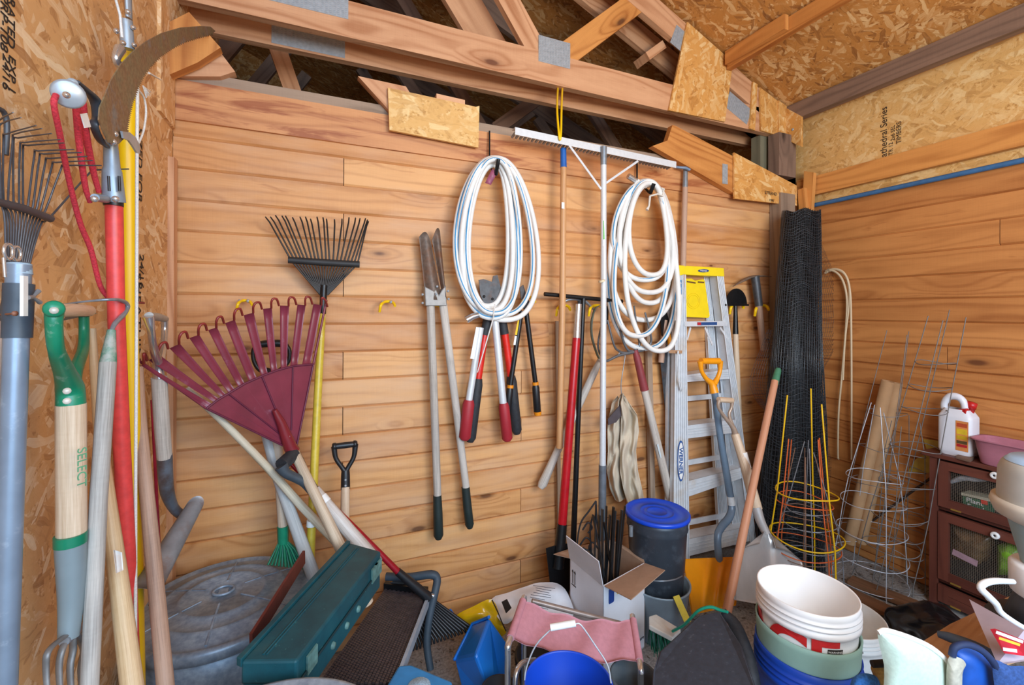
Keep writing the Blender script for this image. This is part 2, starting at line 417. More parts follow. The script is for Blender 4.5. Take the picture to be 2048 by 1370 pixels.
# left wall
b = MB(); b.box((XL-.006, .8, 1.9), (0, 0, 1.9), (0, 2.4, 0), (.006, 0, 0)); wl = struct('wall_left', b, O_wall)
b = MB(); b.box((XL+.01, 2.085, 1.04), (0, 0, 1.04), (0, .022, 0), (.01, 0, 0)); struct('trim_6', b, W_beam)
b = MB(); b.box((XL+.006, 2.02, 2.62), (0, 0, .42), (0, .085, 0), (.006, 0, 0)); struct('trim_7', b, O_wall)
# roof deck, ridge left of view; carries on over the attic behind the partition
def deck(x0, x1, z0, z1, name):
    b = MB(); d = V((x1-x0, 0, z1-z0)); L = d.length; d.normalize()
    for s in range(3):
        p = V((x0, -1.7+s*2.6, z0)); 
        b.box(p+d*L/2+V((0, 1.3, 0))+V((0, 0, .012)), d*L/2, (0, 1.298, 0), V((-d.z, 0, d.x))*.007)
    return struct(name, b, O_roof)
XRI = -1.6
deck(3.3, XRI, roofz(3.3), roofz(XRI), 'ceiling')
deck(XRI, -5.0, roofz(XRI), roofz(XRI)-3.4*.448, 'ceiling_left')
b = MB(); b.box((-.5, 6.1, 2.5), (4.5, 0, 0), (0, .01, 0), (0, 0, 2.5)); struct('wall_gable', b, O_roof)
b = MB(); b.box((-1.6, 4.2, 2.40), (1.07, 0, 0), (0, 2.0, 0), (0, 0, .01)); b.box((1.2, 4.2, 1.2), (0, 2.0, 0), (0, 0, 0.01), (2.0, 0, 0)); struct('floor_attic', b, W_old)
b = MB(); b.box((XR+.03, 4.1, 2.0), (0, 1.95, 0), (0, 0, 1.0), (.012, 0, 0)); struct('wall_right_attic', b, O_roof)
b = MB(); b.box((-3.2, 4.1, 2.6), (0, 2, 0), (0, 0, 1.6), (.012, 0, 0)); struct('light_block_left', b, O_roof)  # unseen panel added to keep daylight out of the attic on the left
b = MB(); b.box((-2.1, 2.08, 2.3), (1.55, 0, 0), (0, .01, 0), (0, 0, 2.3)); struct('light_block_front', b, O_roof)  # unseen blocker added so light from the front stays out of the attic
# board under the roof deck running front to back
b = MB(); X0 = 2.44; b.bar((X0, -1.5, roofz(X0)-.055), (X0, 2.14, roofz(X0)-.055), .09, .04, (1, 0, 0)); struct('trim_8', b, W_beam2)
b = MB(); q0 = PX(1480, 133, X0-.04); b.bar((X0-.04, 2.12, roofz(X0)-.045), (X0-.04, 1.72, roofz(X0)-.045), .085, .035, (1, 0, 0)); struct('trim_9', b, W_beam2)
# ---------------------------------------------------------------- trusses
TH = .04
def chord(b, x0, z0, x1, z1, y, wd=.165): b.bar((x0, y, z0), (x1, y, z1), wd, TH)
def truss(label, y, webs, plates=(), gus=None, grp='roof trusses', x0=-3.2, zb=2.735, wm=W_beam):
    r = thing('roof_truss', label, 'roof truss', grp)
    b = MB(); chord(b, x0, zb+.0825, XR-.04, zb+.0825, y); part('bottom_chord', b, wm, r)
    b = MB(); z = lambda x: roofz(x)-.012-.088; chord(b, XR-.1, z(XR-.1), XRI, z(XRI), y, .15); part('top_chord', b, wm, r)
    for (xa, za, xb, zb_, wd, m) in webs:
        b = MB(); b.bar((xa, y+.001, za), (xb, y+.001, zb_), wd, TH-.004); part('web', b, m or wm, r)
    return r
T1Y, T2Y = 2.16+TH/2, 2.365+TH/2
tr = truss('nearest roof truss with large metal plate and strand board gussets above the partition', T1Y,
      [(1.09, 2.87, .38, 3.85, .12, None), (1.19, 2.87, 1.85, 3.45, .125, W_beam2)])
f1 = T1Y-TH/2
def plate(c0, c1, y, parent, tilt=0):
    a, c_ = PY(*c0, y), PY(*c1, y); nailplate('nail_plate', (a+c_)/2-V((0, .001, 0)), (math.cos(tilt), 0, math.sin(tilt)), (-math.sin(tilt), 0, math.cos(tilt)), abs(c_.x-a.x)/2, abs(c_.z-a.z)/2, (0, -1, 0), parent)
def plate2(x0, z0, x1, z1, y, parent, tilt=0):
    nailplate('nail_plate', ((x0+x1)/2, y-.001, (z0+z1)/2), (math.cos(tilt), 0, math.sin(tilt)), (-math.sin(tilt), 0, math.cos(tilt)), (x1-x0)/2, (z1-z0)/2, (0, -1, 0), parent)
xa = PY(530, 10, f1).x; xb = PY(706, 20, f1).x; plate2(xa, 2.815, xb-.02, 2.925, f1, tr); 
xa = PY(1077, 80, f1).x; xb = PY(1140, 110, f1).x; plate2(xa, 2.84, xb, 2.98, f1, tr)
xa = PY(1457, 180, f1).x; xb = PY(1500, 200, f1).x; plate2(xa-.02, 2.80, xb, 2.915, f1, tr, -.4)
plate2(PY(1345, 40, f1).x, 3.12, PY(1373, 50, f1).x+.04, 3.25, f1, tr, -.4)
def poly(pts, y, th, name, m, parent):
    b = MB(); b.prism([PY(u, v, y) for u, v in pts], (0, -th, 0)); return part(name, b, m, parent)
poly([(1372, 46), (1463, 126), (1447, 245), (1335, 222)], f1-.002, .012, 'gusset', O_gus, tr)
poly([(1503, 165), (1512, 170), (1507, 262), (1497, 258)], f1-.002, .012, 'gusset', O_gus, tr)
poly([(1517, 176), (1552, 203), (1552, 272), (1519, 262)], f1-.002, .012, 'gusset', O_gus, tr)
poly([(1552, 203), (1574, 219), (1572, 278), (1552, 272)], f1-.002, .02, 'gusset', O_gus, tr)
b = MB(); b.box((XR-.05, 1.98, 2.72), (.012, 0, 0), (0, .1, 0), (0, 0, .13))
pz = [PX(1572, 216, 2.985), PX(1602, 232, 2.985), PX(1602, 293, 2.985), PX(1570, 278, 2.985)]
b = MB(); b.prism(pz, (.02, 0, 0)); part('gusset', b, O_gus, tr)
b = MB(); b.lathe([(0, .003), (.008, .002), (.009, 0)], PX(1585, 259, 2.983), (-1, 0, 0), 12); part('screw', b, GALV, tr)
for (u0, v0, u1, v1) in ((1285, 95, 1316, 110),):
    a = PY(u0, v0, f1+.05); b = MB(); b.bar(PY(1283, 122, T2Y-.10), PY(1316, 98, T2Y-.10), .05, .12); part('block', b, W_beam, tr)
tr2 = truss('second roof truss just behind the nearest one, over the partition', T2Y,
      [(.97, 2.87, .2, 3.9, .2, None)])
xa = PY(543, 55, T2Y-.02).x; xb = PY(690, 90, T2Y-.02).x; plate2(xa, 2.745, xb, 2.87, T2Y-TH/2, tr2)
for k, (y, lab) in enumerate(((3.0, 'third roof truss in the dark attic behind the partition'), (3.65, 'fourth roof truss deep in the dark attic'), (4.4, 'last roof truss far back in the dark attic'))):
    r = truss(lab, y, [(1.04, 2.8, .35, 3.75, .09, None), (1.15, 2.8, 1.75, 3.3, .09, None), (-.6, 2.8, -.1, 3.6, .09, None), (-.75, 2.8, -1.5, 4.2, .14, None), (2.2, 2.8, 1.8, 3.25, .09, None)], zb=2.60, wm=W_dark)  # attic gloom painted in: these trusses get a darker wood colour
    if k == 0:
        b = MB(); b.bar((-.62, y-.05, 2.3), (-.62, y-.05, 3.4), .14, .04); b.bar((-.25, y-.09, 3.1), (.02, y-.09, 2.3), .09, .04); part('web', b, W_beam, r)
# post and blocks in the corner under the truss
b = MB(); b.box((2.87, WY-.044, 1.15), (0, 0, 1.15), (.07, 0, 0), (0, .04, 0)); struct('trim_10', b, W_old)
c0, c1 = PY(1519, 280, T1Y+.03), PY(1558, 350, T1Y+.03)
b = MB(); b.box(((c0.x+c1.x)/2, T1Y+.06, 2.56), (0, 0, .18), ((c1.x-c0.x)/2, 0, 0), (0, .035, 0)); struct('trim_11', b, wood('green_treated', '#8d8468', '#5f5b49', kamt=.2))
c0, c1 = PY(1557, 280, T1Y-.02), PY(1596, 350, T1Y-.02)
b = MB(); zq = PY(1590, 358, T1Y-.06).z; b.box((PY(1575, 300, T1Y-.08).x, T1Y-.04, (2.73+zq)/2), (0, 0, (2.73-zq)/2), (.085, 0, 0), (0, .04, 0)); struct('trim_12', b, W_dark)
# blue pipe along the right wall
b = MB(); z = PX(1800, 373, XR-.025).z; b.tube([(XR-.02, -1.5, z), (XR-.02, 2.05, z)], .014, 10)
solo('pipe', b, mat('#3f6f9f', .45, .1, .12, 30, .1), 'blue painted pipe running along the right wall above the boards', 'pipe')
# ---------------------------------------------------------------- off-cuts nailed at the top of the partition
ST = thing('timber_offcut', 'orange truss end with strand board gusset nailed over the right end of the partition', 'timber', 'truss off-cuts on the partition')
y0 = WY-.055
b = MB(); b.prism([PY(u, v, y0) for u, v in ((1305, 292), (1335, 281), (1345, 250), (1352, 252), (1590, 378), (1594, 412), (1466, 385))], (0, .038, 0)); part('timber', b, W_beam2, ST)
b = MB(); b.prism([PY(u, v, y0-.003) for u, v in ((1465, 306), (1590, 372), (1591, 412), (1466, 398))], (0, -.012, 0)); part('gusset', b, O_gus, ST)
nailplate('nail_plate', PY(1450, 348, y0-.002), (1, 0, 0), (0, 0, 1), .022, .062, (0, -1, 0), ST)
for k, (bd, dv) in enumerate((('~'*3, 0), ('TIMBERS', 0))): pass
text('stamp', 'STRAND', PY(1542, 387, y0-.0165), (1, 0, 0), (0, 0, 1), .03, INK, ST)
text('stamp', '1990', PY(1543, 401, y0-.0165), (1, 0, 0), (0, 0, 1), .022, INK, ST)
S2 = thing('timber_offcut', 'short angled timber with square strand board piece nailed over the partition plate', 'timber', 'truss off-cuts on the partition')
b = MB(); b.prism([PY(u, v, WY-.03) for u, v in ((716, 152), (812, 173), (832, 205), (832, 250), (800, 245))], (0, .04, 0)); part('timber', b, W_beam, S2)
b = MB(); b.prism([PY(u, v, WY-.03) for u, v in ((873, 187), (930, 200), (930, 232), (873, 222))], (0, .04, 0)); part('timber', b, W_beam, S2)
b = MB(); b.prism([PY(u, v, WY-.035) for u, v in ((775, 178), (950, 216), (957, 214), (955, 297), (778, 262))], (0, -.014, 0)); part('gusset', b, O_pale, S2)
S3 = thing('timber_offcut', 'two short pale timber ends sticking out from the left wall below the truss', 'timber', 'truss off-cuts on the partition')
b = MB(); b.prism([PY(u, v, WY-.09) for u, v in ((330, 48), (378, 24), (441, 95), (395, 125), (337, 150), (328, 148))], (0, .045, 0)); part('timber', b, W_beam2, S3)
b = MB(); b.prism([PY(u, v, WY-.03) for u, v in ((337, 152), (395, 125), (435, 97), (470, 143), (440, 153))], (0, .05, 0)); part('timber', b, W_beam, S3)
S4 = thing('timber_offcut', 'thin pair of upright sticks in the right corner above the black mesh roll', 'timber')
b = MB(); b.prism([PX(u, v, XR-.1) for u, v in ((1595, 380), (1608, 375), (1613, 425), (1598, 425))], (.03, 0, 0)); part('stick', b, W_beam2, S4)
b = MB(); b.prism([PX(u, v, XR-.07) for u, v in ((1608, 342), (1627, 345), (1622, 425), (1604, 425))], (.03, 0, 0)); part('stick', b, W_beam2, S4)
# ink stamps
def wtext(body, u, v, size, vert=True, sq=1.0, wall='L', nm='stamp'):
    if wall == 'L': text(nm, body, PX(u, v, XL+.0012), (0, 0, -1), (0, 1, 0), size, INK, wl, squash=sq)
wtext('SHEATHING SPAN', 277, 700, .05, sq=1.2); wtext('24/16  1', 283, 560, .05); wtext('SIZED FOR', 280, 330, .05)
wtext('PRP-108', 8, 45, .03); wtext('RATED', 22, 45, .03); wtext('24/16', 12, 145, .028); wtext('EXP 1', 24, 150, .028); wtext('SHEET P.01', 5, 790, .05)
wr = bpy.data.objects['wall_right_upper']
for (s_, u, v, sz) in (('Cathedral Series', 1768, 270, .05), ('TIMBERS', 1798, 265, .034), ('2x6 SEL', 1786, 266, .028), ('BTR 12', 1782, 300, .03)):
    text('stamp', s_, PX(u, v, XR+.0165), (0, 0, 1), (0, 1, 0), sz, INK, wr)
# ================================================================ helpers for long tools
def PW(u, v, y, w=0, pl='Y'):
    p = {'Y': PY, 'X': PX, 'Z': PZ, 'D': PD}[pl](u, v, y); return (p, rpx(p, w)) if w else p
def rod(b, q, n=12, pl='Y', smooth=0, **k):
    """q = [(u, v, plane, width_px)]"""
    z = [PW(*e, pl=pl) for e in q]; P = [a for a, _ in z]; R = [c for _, c in z]
    if smooth:
        P2 = cr(P, smooth); R2 = []
        for i in range(len(R)-1): R2 += [R[i]+(R[i+1]-R[i])*t/smooth for t in range(smooth)]
        P, R = P2, R2+[R[-1]]
    return b.tube(P, R, n, **k)
def rodp(name, q, m, parent, label=None, **k): return part(name, rod(MB(), q, **k), m, parent, label)
def ins(q, t):
    """point a fraction t along a two-entry rod"""
    return tuple(a+(c-a)*t for a, c in zip(q[0], q[-1]))
def dgrip(parent, cap0, cap1, join, low, wg, wy, m_y, m_g, pl='Y', bolts=True, my2=None):
    """D handle: cross grip cap0-cap1, yoke arms to join, socket down to low (all (u,v,plane))"""
    b = MB(); rod(b, [cap0+(wg*.9,), lpx(cap0, cap1, .5)+(wg,), cap1+(wg*.9,)], pl=pl, smooth=4); part('grip', b, m_g, parent)
    b = MB()
    for c in (cap0, cap1):
        mid = lpx(c, join, .45); mid = (mid[0]+(c[0]-join[0])*.28, mid[1], mid[2])
        rod(b, [c+(wy*1.25,), mid+(wy,), lpx(mid, join, .65)+(wy,), join+(wy*1.2,)], pl=pl, smooth=5)
        p = PW(*c, pl=pl); q = PW(*(cap1 if c is cap0 else cap0), pl=pl); d = (p-q).normalized(); r = rpx(p, wg)*1.12
        b.lathe([(0, r*.55), (r*.8, r*.45), (r, 0), (r, -r*.5), (r*.6, -r*.6)], p, d, 14)
    rod(b, [lpx(join, low, -.15)+(wy*1.7,), lpx(join, low, .2)+(wy*1.9,), low+(wy*2.0,)], pl=pl, smooth=3)
    y = part('yoke', b, m_y, parent)
    if bolts:
        for t in (.45, .8):
            p = PW(*lpx(join, low, t), pl=pl); r = rpx(p, wy*2)
            nd = (EYE-p).normalized(); bb = MB(); bb.lathe([(0, r*.12), (r*.2, r*.08), (r*.24, 0)], p+nd*r*.97, nd, 10); part('rivet', bb, GALV, y)
def lpx(a, c, t): return tuple(x+(y-x)*t for x, y in zip(a, c))
# ---------------------------------------------------------------- finishes
ASH = wood('ash_handle', '#e2cbb0', '#a5825f', '#7a5a3c', 3, .15, .25, .5, grain=.5, streak=3.5)
WORN = wood('weathered_handle', '#cbc1b5', '#665b50', '#4c4036', 3, .3, .3, .75, grain=.7, grey='#a8a6a4', grey_t=.55, streak=3.5)
BRN = wood('brown_handle', '#b8957e', '#5f4538', '#3f2a20', 3, .3, .3, .6, grain=.7, streak=3.5)
PEEL = wood('peeling_handle', '#d8ccb4', '#a08d70', '#5c4a36', 3, .3, .3, .6, grain=.9, stain='#6b5844', stain_t=.6, streak=3.5)
HONEY = wood('honey_handle', '#cf9d6c', '#a8703f', '#5f3a1c', 3, .2, .3, .45, grain=.5, streak=3.5)
GRN = mat('#0e7a58', .35, 0, .12, 20, .1, '#a9b8a8', 30, .68)
DKGRN = mat('#137a5a', .4, 0, .15, 30, .1)
CHROME = mat('#d6d8da', .2, .85, .04, 20, .05, '#6b6f74', 12, .66)
STEEL = mat('#8f969d', .35, .9, .12, 40, .2, '#5c5048', 10, .6)
DKST = mat('#4c4e52', .5, .7, .2, 40, .3, '#6a4a36', 14, .6)
RUST = mat('#6d5d52', .6, .6, .2, 60, .4, '#7a4c2c', 12, .55)
ALU = mat('#d8dcdf', .42, .45, .04, 60, .08)
BLKP = mat('#1b1c1f', .4, 0, .2, 40, .1)
BLKR = mat('#2a2c30', .65, 0, .2, 60, .2)
BLKM = mat('#17181a', .35, .3, .2, 60, .15)
RED = mat('#c41f20', .32, 0, .08, 20, .05)
DRED = mat('#8c1220', .3, .1, .1, 20, .05)
REDP = mat('#d8433f', .4, 0, .1, 60, .08)
YEL = mat('#f0c20c', .35, 0, .015, 12, 0)
YELP = mat('#cdb23a', .4, 0, .1, 40, .1, '#f0ead0', 20, .68)
MAROON = mat('#7b2c3c', .38, 0, .12, 12, .06, '#b58aa0', 8, .7)
WHITE = mat('#e8e6e2', .45, 0, .04, 30, .05)
HOSEW = mat('#e6e4df', .38, 0, .05, 20, .03)
BLUE = mat('#1d5fae', .4, 0, .1, 30, .08)
ORNG = mat('#e38a12', .4, 0, .08, 30, .05)
PAPER = mat('#e9e9e6', .6, 0, .04, 60, .03)
ROPEW = mat('#dcd8d2', .8, 0, .12, 300, .5)
ROPER = mat('#c3303c', .8, 0, .25, 300, .6)
X = XL+.045
# ================================================================ left wall
# grey pipe pole with clamp
t_ = thing('pole', 'thick blue-grey metal pole with plastic clamp and wing nut at the far left', 'pole')
BLG = mat('#7c8b9c', .35, .5, .12, 12, .1, '#a8b3bf', 30, .66)
rodp('shaft', [(38, 530, X+.03, 38), (8, 1372, X+.03, 40), (6, 1430, X+.03, 40)], BLG, t_, pl='X', n=20)
rodp('cap', [(39, 527, X+.03, 36), (38, 548, X+.03, 40)], mat('#93a7b5', .5, 0), t_, pl='X', n=20)
rodp('clamp', [(38, 568, X+.03, 46), (34, 676, X+.03, 45)], mat('#3f4a55', .5, 0, .15), t_, pl='X', n=20)
b = MB(); a = PX(48, 592, X+.07); b.box(a, (0, .006, .0), (0, 0, .03), (.002, 0, 0)); part('sticker', b, PAPER, t_)
b = MB(); p0 = PX(58, 594, X+.06); rod(b, [(56, 595, X+.06, 9), (66, 594, X+.06, 8)], pl='X'); rod(b, [(66, 594, X+.06, 4), (77, 582, X+.06, 9)], pl='X', n=8); rod(b, [(66, 594, X+.06, 4), (80, 605, X+.06, 9)], pl='X', n=8); part('wing_nut', b, STEEL, t_)
t_ = thing('eye_bolt', 'pair of silver screw eyes hooked together above the blue-grey pole', 'eye bolt')
for (u, v, r) in ((17, 503, 15), (33, 507, 14)):
    b = MB(); c = PX(u, v, X+.07); R = rpx(c, r*2); b.tube([c+V((0, math.cos(a)*R, math.sin(a)*R)) for a in [k*math.pi/12 for k in range(24)]], R*.2, 8, closed=True)
    if u < 20: rod(b, [(7, 515, X+.07, 6), (10, 554, X+.07, 6)], pl='X', n=8)
    part('ring', b, CHROME, t_)
b = MB(); rod(b, [(-10, 630, X-.03, 4), (29, 627, X+.06, 4)], pl='X', n=8); c = PX(30, 627, X+.062); b.lathe([(0, .002), (.004, .001), (.004, -.001)], c, (.6, -.3, 0), 10)
solo('nail', b, mat('#8a5a44', .6, .5), 'long rusty nail crossing in front of the blue-grey pole clamp', 'nail')
# spring rake
t_ = thing('leaf_rake', 'grey steel spring rake hung head up on the left strand board wall', 'rake', 'metal leaf rakes')
b = MB(); bm = MAT_T = mat('#56565b', .4, .7, .15, 60, .2, '#6b4b3c', 20, .64)
TI = [((2, 397), (-4, 260), (2, 238), (26, 225)), ((4, 398), (-2, 268), (6, 246), (42, 235)), ((7, 399), (7, 280), (13, 268), (72, 251)), ((16, 399), (25, 285), (30, 268), (84, 257)), ((27, 402), (27, 286), (36, 276), (103, 267)), ((38, 406), (40, 297), (50, 285), (121, 279)), ((46, 407), (46, 300), (56, 291), (128, 286)), ((56, 409), (69, 309), (76, 302), (148, 299)), ((66, 412), (79, 315), (88, 308), (163, 305)), ((74, 414), (91, 324), (99, 317), (174, 313)), ((82, 418), (104, 332), (112, 325), (185, 321)), ((90, 423), (122, 338), (131, 331), (203, 331)), ((99, 436), (180, 345), (190, 340), (258, 338))]
for k, (a, c, d, e) in enumerate(TI):
    b = MB(); f = k/12
    rod(b, [(12+f*32, 585, X-.01, 4), (10+f*70, 445+f*8, X, 4), a+(X, 4), c+(X+.02, 3.6), d+(X+.03, 3.4), e+(X+.09, 2.4)], n=6, pl='X', smooth=3); part('tine', b, bm, t_)
b = MB(); rod(b, [(-12, 402, X+.008, 16), (50, 418, X+.008, 17), (100, 437, X+.008, 16)], n=8, pl='X'); part('spreader_bar', b, mat('#4a4c52', .45, .6), t_)
rodp('socket', [(30, 560, X, 24), (10, 640, X, 22)], bm, t_, pl='X')
rodp('handle', [(14, 620, X-.005, 20), (-30, 900, X-.005, 22)], BRN, t_, pl='X')
b = MB(); rod(b, [(-6, 215, X, 9), (8, 225, X, 10), (14, 250, X, 10), (12, 310, X, 9)], n=8, pl='X', smooth=3); solo('hanger', b, DKST, 'dark bent metal hanger behind the steel rake tines at the left edge', 'hanger')
# digging fork with green D grip
X2 = XL+.10
t_ = thing('digging_fork', 'garden fork with green D grip, pale handle and grey sleeve leaning at left', 'fork')
b = MB(); rod(b, [(112, 622, X2+.03, 27), (145, 620, X2-.005, 26), (178, 622, X2-.04, 22)], pl='X', smooth=4, n=14); part('grip', b, ASH, t_)
b = MB()
rod(b, [(109, 620, X2+.035, 30), (108, 650, X2+.035, 27), (113, 700, X2+.03, 26), (130, 745, X2+.01, 34), (140, 775, X2, 44), (142, 809, X2, 46)], pl='X', smooth=5, n=16)
rod(b, [(168, 633, X2-.04, 20), (168, 665, X2-.04, 20), (166, 700, X2-.03, 22), (152, 740, X2-.01, 26), (146, 780, X2, 30)], pl='X', smooth=5, n=14, flat=.8)
c = PX(108, 618, X2+.04); r = rpx(c, 34); b.lathe([(0, r*.35), (r*.8, r*.3), (r, 0), (r*.9, -r*.6)], c, EYE-c, 18)
y_ = part('yoke', b, GRN, t_)
for (u, v) in ((108, 621), (134, 782), (134, 802)):
    c = PX(u, v, X2+.045); b = MB(); r = .0055; b.lathe([(0, r*.5), (r*.8, r*.4), (r, 0)], c+(EYE-c).normalized()*(.018 if v < 700 else -.006), EYE-c, 10); part('rivet', b, mat('#c9c4b8', .4, .5), y_)
h = rodp('handle', [(142, 808, X2, 47), (143, 1070, X2, 47)], ASH, t_, pl='X', n=20)
text('lettering', 'SELECT', PX(163, 935, X2+.028), (0, 0, -1), (.5, .8, 0), .022, mat('#5c9a72', .6), h)
rodp('collar', [(141, 1068, X2, 51), (141, 1088, X2, 51)], GRN, t_, pl='X', n=20)
rodp('sleeve', [(141, 1086, X2, 49), (143, 1150, X2, 46), (142, 1210, X2, 40), (137, 1276, X2, 33)], mat('#7f8c90', .4, .2, .06, 12, .05), t_, pl='X', n=20, smooth=4)
b = MB(); rod(b, [(163, 1242, X2-.02, 16), (150, 1262, X2, 22), (128, 1284, X2, 18)], pl='X', smooth=3); part('neck', b, STEEL, t_)
for k, (u0, u1) in enumerate(((118, 92), (128, 118), (143, 140), (160, 162))):
    b = MB(); rod(b, [(150-k*-4, 1262, X2, 12), ((u0+150)/2, 1270, X2, 13), (u1+6, 1300, X2, 13), (u1, 1340, X2, 12), (u1+6, 1420, X2+.01, 9)], pl='X', smooth=4, n=8, flat=.6); part('tine', b, mat('#7b7774', .45, .6, .2, 30, .3), t_)
# gooseneck hoe
X3 = XL+.13
t_ = thing('gooseneck_hoe', 'weathered grey handle with curved gooseneck hoe and green ferrule leaning beside the fork', 'hoe')
rodp('handle', [(216, 724, X3, 28), (197, 1000, X3, 29), (179, 1380, X3, 30)], WORN, t_, pl='X', n=16)
rodp('ferrule', [(223, 660, X3, 14), (216, 726, X3, 28)], mat('#1f7a5c', .5, .1, .1, 20, .1, '#b3aea6', 25, .5), t_, pl='X', n=14)
rodp('neck', [(222, 664, X3, 8), (230, 647, X3, 9), (248, 628, X3, 9), (255, 612, X3, 9), (245, 602, X3, 8), (222, 599, X3, 6), (170, 603, X3-.04, 4), (125, 609, X3-.08, 3)], STEEL, t_, pl='X', n=8, smooth=5)
b = MB(); b.prism([PX(150, 608, X3-.06), PX(188, 628, X3-.06), PX(192, 628, X3-.06), PX(128, 641, X3-.1), PX(126, 640, X3-.1)], (.002, .001, .002)); part('blade', b, STEEL, t_)
# handles
b = MB(); rod(b, [(184, 657, XL+.06, 13), (192, 780, XL+.07, 16), (208, 940, XL+.09, 24), (236, 1150, XL+.14, 32), (266, 1385, XL+.2, 38)], pl='X', n=14, smooth=3)
t_ = thing('pole', 'smooth pale wood handle with torn white sticker leaning behind the hoe', 'handle', 'bare wooden handles')
part('handle', b, wood('pale_handle', '#d9bd95', '#a98255', '#5a422c', 3, .3, .2, .5, stain='#7b6a58', stain_t=.62, streak=3.5), t_)
c = PX(232, 1115, XL+.19); b = MB(); b.box(c, (.001, .006, 0), (0, 0, .028), (.0008, 0, 0)); b = MB(); b.grid(lambda i, j: lp(lp(PX(227, 1100, XL+.15), PX(243, 1105, XL+.155), i), lp(PX(232, 1146, XL+.155), PX(246, 1140, XL+.16), i), j)+(EYE-c).normalized()*(.015+.003*math.sin(i*3.14)), 4, 4, .0006); part('sticker', b, PAPER, t_)
b = MB(); rod(b, [(277, 735, XL+.07, 16), (282, 860, XL+.09, 22), (305, 1100, XL+.13, 27), (333, 1390, XL+.2, 30)], pl='X', n=14, smooth=3)
solo('pole', b, BRN, 'brown worn handle leaning right of the yellow pole, in front of the bent shovel', 'handle', 'bare wooden handles')
b = MB(); rod(b, [(304, 800, XL+.02, 6), (322, 1175, XL+.02, 6)], pl='X', n=8)
solo('rod', b, mat('#a11f3a', .4), 'thin red rod against the left wall near the corner', 'rod')
b = MB(); rod(b, [(262, 604, XL+.02, 5), (288, 606, XL+.03, 4)], pl='X', n=6); 
solo('screw', b, mat('#8c2f35', .5), 'small red screw in the left wall by the chrome shovel grip', 'screw')
# pruning poles
XP = XL+.115
t_ = thing('pole_pruner', 'red fibreglass pole pruner with curved rusty saw blade and grey lopping head', 'pole pruner', 'pole pruners')
rodp('pole', [(228, 408, XP, 29), (233, 640, XP, 28), (243, 880, XP, 28), (256, 1130, XP, 27), (266, 1390, XP, 26)], REDP, t_, pl='X', n=18)
rodp('collar', [(227, 400, XP, 32), (227, 412, XP, 32)], BLKP, t_, pl='X', n=16)
b = MB(); rod(b, [(220, 280, XP, 22), (222, 300, XP, 24), (224, 335, XP, 27), (224, 342, XP, 32), (228, 404, XP, 38)], pl='X', n=14, flat=1)
rod(b, [(212, 398, XP, 16), (190, 395, XP+.005, 15)], pl='X', n=10); b2 = b
hd = part('head', b, mat('#8d9aa6', .4, .7, .1, 30, .1), t_)
for u in (217, 238):
    b = MB(); rod(b, [(u, 352, XP+.018, 5), (u+1.5, 382, XP+.018, 5)], pl='X', n=8); part('slot', b, BLKP, hd)
for (u, v) in ((189, 398), (231, 398), (229, 268), (226, 284)):
    c = PX(u, v, XP+.02); b = MB(); r = rpx(c, 13); b.lathe([(0, r*.6), (r*.7, r*.5), (r, .1*r), (r, -r*.4)], c, EYE-c, 12); part('bolt', b, CHROME, hd)
def sheet(name, px, x, th, m, parent, pl='X', label=None, bevel=0):
    P = [PW(u, v, x, pl=pl) for u, v in px]; b = MB()
    off = (EYE-P[0]).normalized(); off = V((1, 0, 0)) if pl == 'X' else V((0, -1, 0))
    b.prism(P, off*th); return part(name, b, m, parent, label, bevel=bevel)
sil = [(205, 265), (195, 240), (197, 215), (208, 190), (220, 160), (240, 128), (264, 103), (290, 83), (322, 66), (360, 55), (400, 52), (420, 53), (430, 62)]
inn = [(425, 66), (400, 72), (370, 81), (345, 93), (320, 110), (300, 130), (285, 150), (272, 178), (262, 205), (255, 235), (251, 262)]
teeth = []
for i in range(len(inn)-1):
    a, c = inn[i], inn[i+1]; L = math.hypot(c[0]-a[0], c[1]-a[1]); n = max(2, int(L/3.6)); nx, ny = (c[1]-a[1])/L, -(c[0]-a[0])/L
    for k in range(n):
        t0 = k/n; teeth += [(a[0]+(c[0]-a[0])*t0, a[1]+(c[1]-a[1])*t0), (a[0]+(c[0]-a[0])*(t0+.6/n)+nx*4.5, a[1]+(c[1]-a[1])*(t0+.6/n)+ny*4.5)]
SAW = NT('rusty_saw'); SAW.b.inputs['Roughness'].default_value = .62; SAW.b.inputs['Metallic'].default_value = .35
co = SAW.n('ShaderNodeTexCoord').outputs['Object']; n1 = SAW.noise(co, 9, 6, .7); n2 = SAW.noise(co, 120, 3)
c_ = SAW.ramp(n1.outputs[0], [(.32, rgb('#6d6058')), (.44, rgb('#8f7c58')), (.56, rgb('#906a48')), (.66, rgb('#8b8884'))])
SAW.put(SAW.b.inputs['Base Color'], SAW.mix(.35, c_, SAW.ramp(n2.outputs[0], [(.3, rgb('#4a3c34')), (.7, rgb('#9c8a6c'))]))); SAW.bump(n2.outputs[0], .4, .001)
sheet('saw_blade', sil+teeth+[(248, 275), (235, 288), (215, 285)], XP+.02, .002, SAW.m, t_)
sheet('hook', [(240, 262), (255, 264), (268, 275), (276, 292), (276, 307), (270, 305), (262, 292), (254, 281), (243, 276)], XP+.026, .004, mat('#a7adb3', .35, .8), t_)
b = MB(); rod(b, [(152, 163, XP+.01, 14), (168, 178, XP+.01, 18), (190, 200, XP+.01, 20), (196, 235, XP+.01, 20), (188, 250, XP+.01, 16), (200, 280, XP+.005, 18), (212, 292, XP, 14)], pl='X', n=10, smooth=5, flat=.5); part('lever', b, mat('#3c4046', .45, .2), t_)
